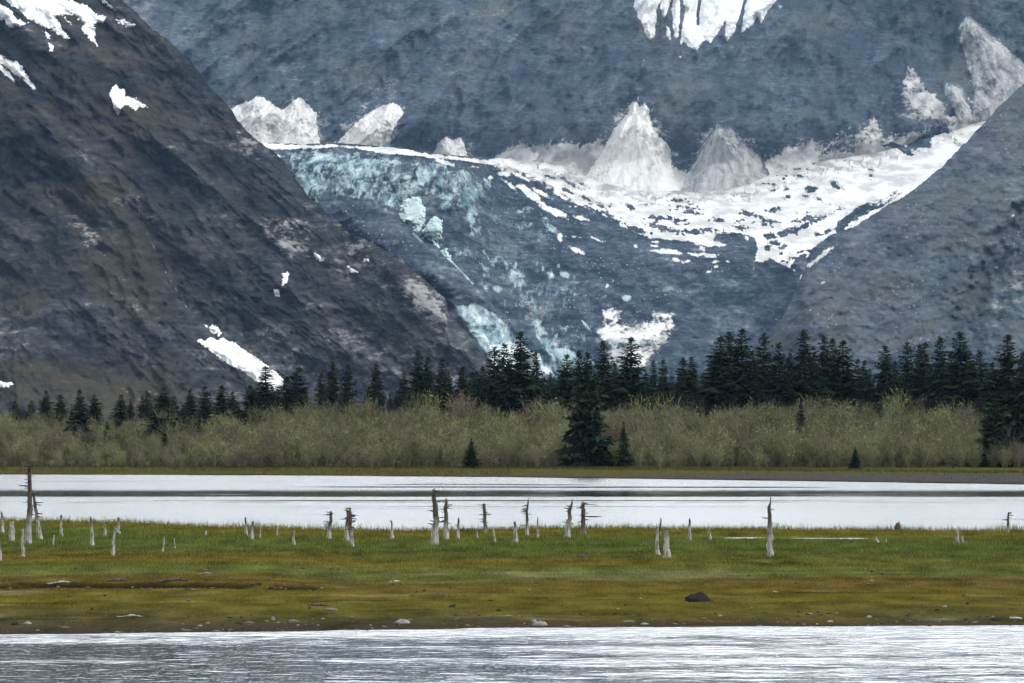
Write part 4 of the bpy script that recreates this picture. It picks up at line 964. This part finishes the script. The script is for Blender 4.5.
D = [  # px, top, base, base width px, lean px, dark share, branches, label
    (29, 459, 544, 6.5, 0, .70, 9, 'tallest dead trunk, dark with a white foot, standing at the left side of the meadow', dict(wt=.42)),
    (40, 488, 540, 5, -5, .5, 5, 'thin leaning dead trunk just right of the tallest one', dict(wt=.25)),
    (2, 511, 533, 4, 0, .35, 0, 'short dead trunk with a dark tip at the left edge near the far grass', {}),
    (11, 521, 541, 6, 0, 0, 0, 'stout flat-topped white stump left of the tallest trunk', dict(wt=.7)),
    (23, 527, 557, 5, 2, 0, 0, 'white leaning stump in front of the tallest trunk', {}),
    (0, 536, 561, 4, 0, 0, 0, 'pale stump cut by the left edge, lowest of the group', {}),
    (53, 533, 545, 3, 0, 0, 3, 'small upturned root sprawling right of the tallest trunk', {}),
    (62, 513, 537, 4, 0, .3, 0, 'slender pale stump with a dark tip, first right of the sprawling root', {}),
    (92, 516, 546, 4, -2, .3, 0, 'grey leaning stump with a dark tip just left of the close group of three', {}),
    (105, 523, 537, 4, 0, 0, 2, 'ragged little forked stump, leftmost of the close group of three', {}),
    (118.5, 516, 534, 4, 0, .4, 0, 'dark-tipped stump behind the leaning white stump, in the close group of three', {}),
    (113, 526, 556, 5, 2, 0, 0, 'white leaning stump in front, nearest of the close group of three', {}),
    (163, 536, 552, 3, 2, 0, 0, 'thin pale stump leaning right, alone right of the close group of three', {}),
    (175, 537, 548, 2, 0, 0, 0, 'thinnest faint stump just right of the thin leaning stump', {}),
    (205, 530, 536, 3, -1, 0, 0, 'tiny pale stub near the far grass edge, left of the pair', {}),
    (246.5, 516, 536, 4, -1, .45, 0, 'dark-tipped left stump of the close pair at the far grass edge', {}),
    (251.5, 519, 540, 4, -1, .45, 0, 'right stump of the close pair at the far grass edge', {}),
    (260, 524, 539, 2.5, 0, 0, 0, 'pale thin stump first right of the close pair', {}),
    (277, 526, 537, 2.5, 0, 0, 0, 'faint thin stub midway between the close pair and the pale post', {}),
    (294, 529, 545, 3, 0, 0, 0, 'pale post-like stump left of the bristly dark snag', {}),
    (329, 510, 539, 5, 1, .7, 5, 'bristly dark snag with short twigs, left neighbour of the twin snags', dict(wt=.45)),
    (347, 507, 542, 5, -1, .6, 3, 'left half of the twin snags, slimmer, with a spreading white root', {}),
    (353, 506, 547, 6, -2, .65, 7, 'right half of the twin snags, darker and bristly with a white foot', {}),
    (391.5, 519, 539, 4, 0, .45, 0, 'slim pointed stump alone between the twin snags and the tall branched snag', dict(wt=.15)),
    (435, 488, 545, 8, -1, .6, 8, 'tall snag with a crown of short twigs and a thick white foot, left of centre', {}),
    (445.5, 497, 540, 6, 1, .6, 8, 'reddish bristly snag just right of the tall twig-crowned snag', {}),
    (457, 517, 539, 4, 0, .4, 1, 'short snag with one side twig, right of the reddish bristly snag', {}),
    (477, 531, 538, 3, 0, 0, 0, 'tiny pale stub in the grass left of the leaning white stake', {}),
    (485, 502, 534, 4.5, 0, .9, 8, 'dark snag with a flat twig top rising behind the far grass edge', dict(wt=.6)),
    (495, 526, 542, 3, -1, 0, 0, 'leaning white stake in the grass right of the flat-topped dark snag', {}),
    (515.5, 520, 543, 5, 0, .35, 0, 'stout pale stump with a knobbed dark top near the centre', {}),
    (527, 502, 537, 4, 0, .65, 5, 'slender dark snag with a split tip near the centre', dict(fork=True)),
    (538, 516, 538, 2.6, 0, .5, 0, 'needle-thin pointed snag right of the split-tipped one', dict(wt=.15)),
    (568, 503, 538, 7, 1, .5, 4, 'double-pronged white snag with a broad foot, right of centre', dict(fork=True)),
    (583, 501, 534, 5, 0, .95, 9, 'dark snag with long bare branches reaching right over the water', dict(long_br=True, wt=.7)),
    (660, 517, 534, 2.5, 0, .9, 0, 'dark stub on the far grass edge behind the two white stumps', {}),
    (657.5, 528, 555, 4.5, -1, 0, 0, 'pale tapered stump, left of the two white stumps in the right meadow', {}),
    (668, 529, 558, 6.5, 0, .12, 0, 'hollow-topped broad white stump, right of the two in the right meadow', dict(wt=.65)),
    (690, 518, 541, 4, 0, .3, 1, 'pale stump with a hooked dark tip right of the hollow white stump', {}),
    (710, 527, 541, 3.5, 0, 0, 0, 'short pale stump between the hooked stump and the forked tall snag', {}),
    (770, 503, 556, 6, 0, .5, 4, 'tall snag with a forked dark tip standing alone before the pool', dict(fork=True, wt=.5)),
    (877, 536, 543, 4, -2, 0, 0, 'tiny stub leaning left, at the right end of the pool', {}),
    (886.5, 539, 544, 3, 0, 0, 0, 'smallest pale stub just right of the left-leaning stub', {}),
    (957, 526, 543, 4, -2, 0, 0, 'pale stump leaning left in the far right grass', {}),
    (963, 535, 543, 3, 0, 0, 0, 'low pale stub beside the left-leaning stump in the far right grass', {}),
    (1008, 512, 533, 3.5, 0, .8, 4, 'dark bare snag near the right edge on the far grass line', {})]
for i, (px, top, base, wb, lean, dark, nbr, lab, kw) in enumerate(D):
    dead_tree(px, top, base, wb, lean, dark, nbr, lab, seed=i, **kw)

# ------------------------------------------------------------------ mound, stones and driftwood
def lump(name, px, py, w, h, mat, label, cat, group, seed, depth=.8):
    X, Y = mpoint(px, py); r = np.random.default_rng(seed)
    nu, nv = 20, 10; u_ = np.linspace(0, 2 * math.pi, nu, endpoint=False); vv = np.linspace(0, 1, nv)
    U, W = np.meshgrid(u_, vv)
    rad = np.sin(W * math.pi / 2 * 1.0); z = np.cos(W * math.pi / 2)
    nn = 1 + .32 * fbm(np.cos(U) * 1.6 + seed, np.sin(U) * 1.6 + z * 1.5, seed, 3)
    a_ = w / 2 / F * Y; hh = h / F * Y
    V_ = np.stack([np.cos(U) * rad * a_ * nn, np.sin(U) * rad * a_ * depth * nn, (z * hh * (1 + .3 * fbm(np.cos(U) * rad * 2.2, np.sin(U) * rad * 2.2 + seed, seed + 3, 3))) - .04], -1)
    fc = [(q * nu + j, q * nu + (j + 1) % nu, (q + 1) * nu + (j + 1) % nu, (q + 1) * nu + j) for q in range(nv - 1) for j in range(nu)]
    o = mesh_np(name, V_.reshape(-1, 3), np.array(fc, np.int32), mat); o.location = (X, Y, float(mz(np.array([X]), np.array([Y]))[0])); o.rotation_euler[2] = 0
    return tag(o, label, cat, group)
lump('mound', 697, 601, 27, 9, M_rockdark, 'black mud mound in the near meadow right of centre', 'mound', None, 31)
lump('stone', 686, 600, 5, 3, M_rockpale, 'pale stone at the left foot of the black mud mound', 'stone', 'stones on the near meadow', 32)
lump('mound', 582, 558, 9, 5, M_mud, 'small dark mound in the mid meadow below the long-branched snag', 'mound', None, 33)
lump('mound', 898, 531, 7, 9, M_mud, 'dark tuft of earth on the far grass edge at the right', 'mound', None, 34)
for i, (px, py, w, h, m, lab) in enumerate([(540, 625, 15, 5, M_rockpale, 'whitest stone at the near waterline just right of centre'), (534, 626, 7, 3, M_rockpale, 'small pale stone touching the left side of the whitest one'), (403, 623, 16, 5, M_rockpale, 'wide grey-blue stone near the water left of centre'),
        (398, 626, 5, 2.5, M_rockdark, 'small dark stone in front of the wide grey-blue one'), (273, 621, 4, 4.5, M_rockpale, 'small upright white stone near the water, left part of the meadow'), (293, 624, 14, 3.5, M_mud, 'flat brown clod right of the small upright white stone'),
        (249, 623, 12, 3, M_mud, 'flat brown clod left of the small upright white stone'), (452, 607, 8, 3, M_rockdark, 'lone dark stone in the near meadow left of centre'), (499, 611, 7, 3, M_rockdark, 'low dark stone in the near meadow just left of centre'), (330, 610, 16, 3, M_mud, 'long dark mud clod beside the dark driftwood stick'),
        (629, 622, 14, 3, M_mud, 'brown clod near the water below the black mound'), (645, 624, 10, 2.5, M_rockpale, 'thin pale stone near the water below the black mound'), (618, 611, 4, 2.6, M_rockpale, 'tiny pale stone in the olive grass left of the black mound'), (945, 607, 5, 3, M_rockpale, 'tiny pale stone in the grass at the right'),
        (995, 621, 10, 3.5, M_rockdark, 'dark stone near the water at the right edge'), (1015, 619, 14, 2.5, M_rockpale, 'flat pale stone near the water at the right edge'), (869, 618, 6, 3, M_rockpale, 'small pale stone near the water, right part'), (830, 622, 8, 2.5, M_rockpale, 'low pale stone near the water left of the small right-hand stone'),
        (720, 616, 4, 2.5, M_rockpale, 'tiny pale stone between the black mound and the water'), (15, 625, 10, 4, M_rockdark, 'dark stone near the water at the left edge'), (28, 624, 9, 3.5, M_rockpale, 'pale stone right of the dark one at the left edge'), (66, 628, 12, 2.6, M_mud, 'flat clod near the water, left part'), (107, 630, 10, 2.4, M_rockdark, 'low dark stone near the water left part, right of the flat clod'), (200, 626, 6, 2.5, M_rockpale, 'small pale stone near the water between the low dark stone and the brown clods'), (775, 592, 7, 2, M_rockpale, 'flat pale stone in the rusty grass right of the black mound')]):
    lump('stone' if m is not M_mud else 'mud_clod', px, py, w, h, m, lab, 'stone' if m is not M_mud else 'clod', 'stones and clods along the near shore', 40 + i)
def stick(px, py, L, rad, ang, label, dark, seed):
    X, Y = mpoint(px, py); r = np.random.default_rng(seed); Lm = L / F * Y; n = 8; m = 9
    t_ = np.linspace(-.5, .5, m); V_ = []
    for q in range(m):
        rr = rad / F * Y * (1.1 - .9 * abs(t_[q]) + .1 * r.normal()); 
        for j in range(n): V_.append((t_[q] * Lm, .08 * Lm * math.sin(t_[q] * 5) + math.sin(j * .7854) * rr, .5 * rad / F * Y + .03 * Lm * math.sin(t_[q] * 7 + 1) + math.cos(j * .7854) * rr))
    fc = [(q * n + j, q * n + (j + 1) % n, (q + 1) * n + (j + 1) % n, (q + 1) * n + j) for q in range(m - 1) for j in range(n)]
    o = mesh_np('driftwood', np.array(V_), np.array(fc, np.int32), M_dead, {'dark': np.full(len(V_), dark)}); o.location = (X, Y, float(mz(np.array([X]), np.array([Y]))[0])); o.rotation_euler[2] = R(ang)
    tag(o, label, 'driftwood', 'driftwood on the meadow')
stick(315, 606, 30, 1.4, 8, 'dark driftwood stick lying in the near meadow, left of centre', .9, 1)
stick(130, 617, 26, 1.0, -6, 'curved pale driftwood near the water, left part', .2, 2)
stick(170, 586, 60, 1.3, 3, 'long dark driftwood along the eroded bank, left part', .9, 3)
stick(116, 586, 26, 1.8, -4, 'shorter black driftwood at the middle of the eroded bank', .95, 4)
stick(60, 586, 30, 1.0, 5, 'pale twisted driftwood along the eroded bank near the left edge', .3, 5)
stick(395, 582, 12, 1.0, 10, 'short pale driftwood in the rusty grass at centre left', .1, 6)
stick(205, 574, 14, 1.0, -12, 'grey driftwood scrap in the green grass above the eroded bank', .5, 7)
stick(845, 541, 16, .9, 3, 'dark driftwood scrap at the pool edge', .8, 8)

# ------------------------------------------------------------------ haze
hk = bpy.data.materials.new('mountain_air'); hk.use_nodes = True; t = hk.node_tree; t.nodes.clear()
o_ = t.nodes.new('ShaderNodeOutputMaterial'); vp = t.nodes.new('ShaderNodeVolumePrincipled')
vp.inputs['Color'].default_value = (.36, .62, 1.0, 1); vp.inputs['Density'].default_value = 2.3e-5; vp.inputs['Anisotropy'].default_value = .1
t.links.new(vp.outputs[0], o_.inputs['Volume'])
x0, x1, y0, y1, z0, z1 = -4450, 4450, -420, 7400, -6, 1900
hv = np.array([(x, y, z) for z in (z0, z1) for y in (y0, y1) for x in (x0, x1)], float)
hf = np.array([(0, 2, 3, 1), (4, 5, 7, 6), (0, 1, 5, 4), (1, 3, 7, 5), (3, 2, 6, 7), (2, 0, 4, 6)], np.int32)
tag(mesh_np('haze', hv, hf, hk, smooth_shade=False), kind='stuff')

# ------------------------------------------------------------------ sky, sun, camera
SUN_EL, SUN_AZ = 44.0, 112.0          # azimuth clockwise from the view direction
w = bpy.data.worlds.new('World'); scn.world = w; w.use_nodes = True
t = w.node_tree; bg = t.nodes['Background']; bg.inputs[1].default_value = .1
sky = t.nodes.new('ShaderNodeTexSky'); sky.sky_type = 'NISHITA'; sky.sun_disc = False; sky.sun_elevation = R(SUN_EL); sky.sun_rotation = R(SUN_AZ)
tc = t.nodes.new('ShaderNodeTexCoord'); mp = t.nodes.new('ShaderNodeMapping'); mp.inputs['Scale'].default_value = (1, 1, 2.6)
nz = t.nodes.new('ShaderNodeTexNoise'); nz.inputs['Scale'].default_value = 2.2; nz.inputs['Detail'].default_value = 5; nz.inputs['Roughness'].default_value = .55
cr = t.nodes.new('ShaderNodeValToRGB'); cr.color_ramp.elements[0].position = .3; cr.color_ramp.elements[0].color = (7.0, 7.5, 8.1, 1); cr.color_ramp.elements[1].position = .7; cr.color_ramp.elements[1].color = (10.5, 10.8, 11.0, 1)
mx = t.nodes.new('ShaderNodeMix'); mx.data_type = 'RGBA'; mx.inputs[0].default_value = .9
t.links.new(tc.outputs['Generated'], mp.inputs[0]); t.links.new(mp.outputs[0], nz.inputs['Vector']); t.links.new(nz.outputs[0], cr.inputs[0])
# broad bright lobe added to the unseen overcast ahead, to whiten the river's reflection
dt = t.nodes.new('ShaderNodeVectorMath'); dt.operation = 'DOT_PRODUCT'
GEL, GAZ = R(15), R(9); dt.inputs[1].default_value = (math.sin(GAZ) * math.cos(GEL), math.cos(GAZ) * math.cos(GEL), math.sin(GEL))
t.links.new(tc.outputs['Generated'], dt.inputs[0])
gl_ = t.nodes.new('ShaderNodeMapRange'); gl_.interpolation_type = 'SMOOTHSTEP'; gl_.inputs[1].default_value = .6; gl_.inputs[2].default_value = 1.0; gl_.inputs[3].default_value = 1.0; gl_.inputs[4].default_value = 7.3
t.links.new(dt.outputs['Value'], gl_.inputs[0])
ml = t.nodes.new('ShaderNodeVectorMath'); ml.operation = 'SCALE'; t.links.new(cr.outputs[0], ml.inputs[0]); t.links.new(gl_.outputs[0], ml.inputs['Scale'])
t.links.new(sky.outputs[0], mx.inputs[6]); t.links.new(ml.outputs[0], mx.inputs[7]); t.links.new(mx.outputs[2], bg.inputs[0])
sl = bpy.data.lights.new('sun', 'SUN'); sl.energy = 1.5; sl.angle = R(10); sl.color = (1, .96, .9)
so = bpy.data.objects.new('sun', sl); COL.objects.link(so)
so.location = (0, 0, 50)
# the lamp shines along its -Z; tilt it so the light comes from azimuth SUN_AZ, elevation SUN_EL
from mathutils import Vector
sd_ = Vector((math.sin(R(SUN_AZ)) * math.cos(R(SUN_EL)), math.cos(R(SUN_AZ)) * math.cos(R(SUN_EL)), math.sin(R(SUN_EL))))
so.rotation_euler = sd_.to_track_quat('Z', 'Y').to_euler()

cam = bpy.data.cameras.new('camera'); cam.lens = 100; cam.sensor_width = 36; cam.clip_start = 1; cam.clip_end = 20000
cam.shift_y = (HZ - 341.5) / 1024.0
co = bpy.data.objects.new('camera', cam); COL.objects.link(co); co.location = (0, 0, EYE); co.rotation_euler = (R(90), 0, 0)
scn.camera = co
vs = scn.view_settings; vs.view_transform = 'Standard'; vs.look = 'None'; vs.exposure = 0.24; vs.gamma = 1
cy = scn.cycles; cy.max_bounces = 5; cy.diffuse_bounces = 2; cy.glossy_bounces = 2; cy.volume_bounces = 0; cy.use_denoising = True; cy.denoising_prefilter = 'ACCURATE'
scn.cycles.use_adaptive_sampling = False
